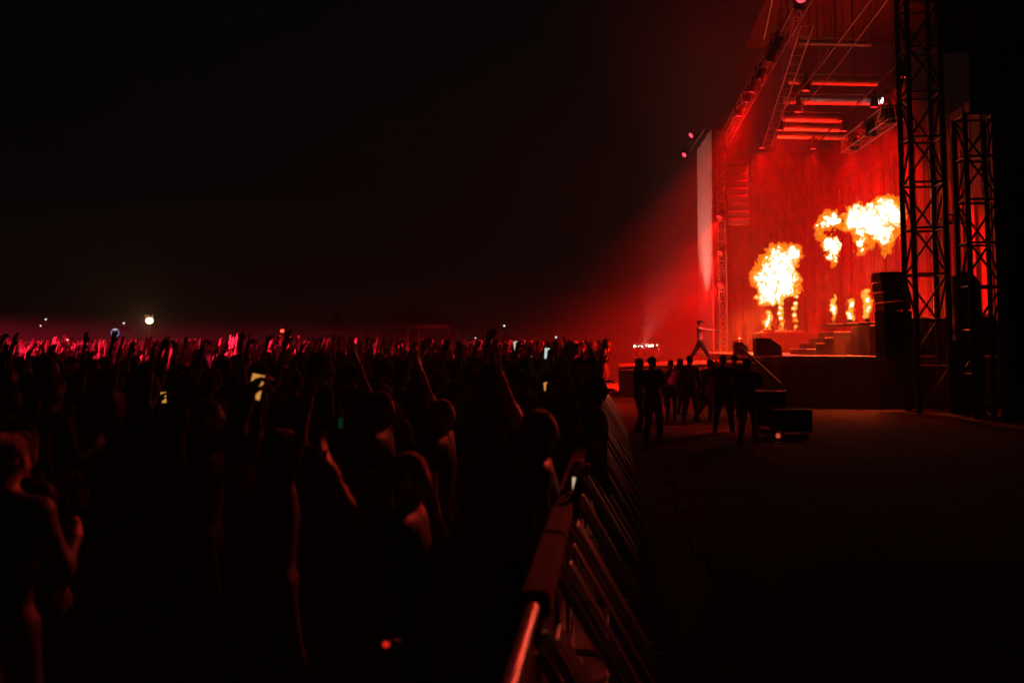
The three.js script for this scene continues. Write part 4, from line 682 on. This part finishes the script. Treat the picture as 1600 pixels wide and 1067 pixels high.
{ // blue ring sign with a lit figure inside, red lettered strip beside it
  const p = at(179, 520, 100), g = thing('ring_sign', 'round blue neon ring sign with a lit hourglass shape inside', 'sign', p.clone().setY(0));
  bar(g, 'pole', new THREE.Vector3(0, 0, -0.1), new THREE.Vector3(0, p.y, -0.1), 0.06, M.steel);
  part(g, 'neon_ring', new THREE.TorusGeometry(0.47, 0.055, 10, 40), glow(0.1, 0.28, 0.75, 1), new THREE.Vector3(0, p.y, 0));
  part(g, 'light_top', rbox(0.52, 0.13, 0.06, 0.02), glow(1, 0.8, 0.7, 1), new THREE.Vector3(0, p.y + 0.4, 0.03)); part(g, 'light_foot', rbox(0.26, 0.13, 0.06, 0.02), glow(1, 0.6, 0.5, 0.7), new THREE.Vector3(0, p.y - 0.38, 0.03));
  const waist = new THREE.LatheGeometry([[0.13, -0.3], [0.07, -0.05], [0.06, 0], [0.08, 0.1], [0.16, 0.32]].map((a) => new THREE.Vector2(...a)), 16); part(g, 'light_column', waist, glow(0.5, 0.16, 0.08, 0.5), new THREE.Vector3(0, p.y, 0.02));
  const q = at(195, 514, 101), h = thing('red_sign', 'dim red lettered sign next to the blue ring', 'sign', q.clone().setY(0));
  bar(h, 'pole', new THREE.Vector3(0, 0, -0.1), new THREE.Vector3(0, q.y, -0.1), 0.05, M.steel); part(h, 'board', rbox(1.15, 0.5, 0.06, 0.02), M.black, new THREE.Vector3(0, q.y, -0.05), [0, 0, 0.12]);
  const rl = glow(0.8, 0.02, 0.04, 0.22); for (let i = 0; i < 5; i++) part(h, 'sign_stroke', rbox(i % 2 ? 0.05 : 0.16, i % 2 ? 0.34 : 0.06, 0.03, 0.01), rl, new THREE.Vector3(-0.42 + i * 0.21, q.y - 0.05 + i * 0.03, 0.0), [0, 0, 0.12 + (i % 3) * 0.2]);
}
{ // open-fronted canopy
  const a = at(572, 548, 84), b = at(703, 548, 84), top = at(640, 510, 84).y, w = b.x - a.x, g = thing('canopy', 'open canopy frame with a dull red fascia behind the crowd', 'canopy', V(a.x, 0, 84));
  const red = mat(0.3, 0.12, 0.1, 0.7);
  part(g, 'fascia', rbox(w, 0.42, 0.12, 0.03), red, new THREE.Vector3(w / 2, top, 0.05));
  for (const x of [0.08, w / 2, w - 0.08]) for (const z of [0, -5]) bar(g, 'post', new THREE.Vector3(x, 0, z), new THREE.Vector3(x, top - 0.2, z), 0.09, red);
  const roof = new THREE.ConeGeometry(1, 1, 4, 1); roof.rotateY(Math.PI / 4); roof.scale(w / 1.42, 1.9, 5.4 / 1.42); part(g, 'roof', roof, M.cloth, new THREE.Vector3(w / 2, top + 1.17, -2.6));
  part(g, 'rear_wall', rbox(w - 0.2, top - 0.3, 0.05, 0.01), M.cloth, new THREE.Vector3(w / 2, top / 2, -5.1));
  const c = at(495, 540, 90), d = at(540, 540, 90), g2 = thing('canopy', 'small dark canopy beside the open red canopy', 'canopy', V(c.x, 0, 90)), w2 = d.x - c.x, t2 = at(517, 513, 90).y;
  part(g2, 'fascia', rbox(w2, 0.3, 0.1, 0.03), red, new THREE.Vector3(w2 / 2, t2, 0)); for (const x of [0.08, w2 - 0.08]) bar(g2, 'post', new THREE.Vector3(x, 0, 0), new THREE.Vector3(x, t2, 0), 0.07, red);
  const r2 = new THREE.ConeGeometry(1, 1, 4, 1); r2.rotateY(Math.PI / 4); r2.scale(w2 / 1.42, 1.2, 2); part(g2, 'roof', r2, M.cloth, new THREE.Vector3(w2 / 2, t2 + 0.76, -1.4));
}
{ // far bar with a row of bulbs, seen through the red smoke
  const a = at(990, 541, 78), b = at(1030, 538, 78), w = b.x - a.x, g = thing('bar_tent', 'far open tent with a row of bright bulbs seen past the runway', 'tent', V(a.x, 0, 78));
  const y = a.y; part(g, 'counter', rbox(w, 1.05, 0.6, 0.03), M.black, new THREE.Vector3(w / 2, 0.53, 0)); part(g, 'fascia', rbox(w + 0.1, 0.06, 0.1, 0.02), M.alu, new THREE.Vector3(w / 2, y + 0.22, 0));
  for (const x of [0, w]) bar(g, 'post', new THREE.Vector3(x, 0, 0), new THREE.Vector3(x, y + 0.2, 0), 0.025, M.alu);
  const bm = glow(1, 0.85, 0.6, 6); for (const [f, s, dy] of [[0.06, 0.11, 0], [0.2, 0.06, 0.02], [0.34, 0.08, 0.02], [0.5, 0.05, 0.05], [0.62, 0.1, 0.02], [0.74, 0.1, 0.06], [0.92, 0.05, 0.1], [0.2, 0.08, -0.3]]) part(g, 'bulb', new THREE.SphereGeometry(s, 14, 10), bm, new THREE.Vector3(w * f, y + dy, 0.12));
  const l = new THREE.PointLight(new THREE.Color().setRGB(1, 0.85, 0.6), 1.5); l.position.set(a.x + w / 2, y, -78 + 0.4); l.castShadow = true; l.name = 'bulb_light'; scene.add(l);
}
// a red wristband light and a green stick deep in the dark crowd
{ const p = at(603, 1006, 2.6); const g = thing('wristband', 'round red glowing wristband light low in the dark near crowd', 'wristband', p); part(g, 'light_disc', new THREE.SphereGeometry(0.009, 16, 10), glow(1, 0.02, 0.015, 0.9)); part(g, 'band', new THREE.TorusGeometry(0.032, 0.006, 8, 28), M.plastic, new THREE.Vector3(0, -0.002, -0.03), [1.2, 0, 0]); }
{ const p = at(532, 661, 6); single('glow_stick', new THREE.CapsuleGeometry(0.018, 0.04, 6, 12), glow(0.01, 0.12, 0.04, 0.12), 'dim green glow stick deep in the near crowd', 'glow stick', null, p); }
renderer.render(scene, camera);
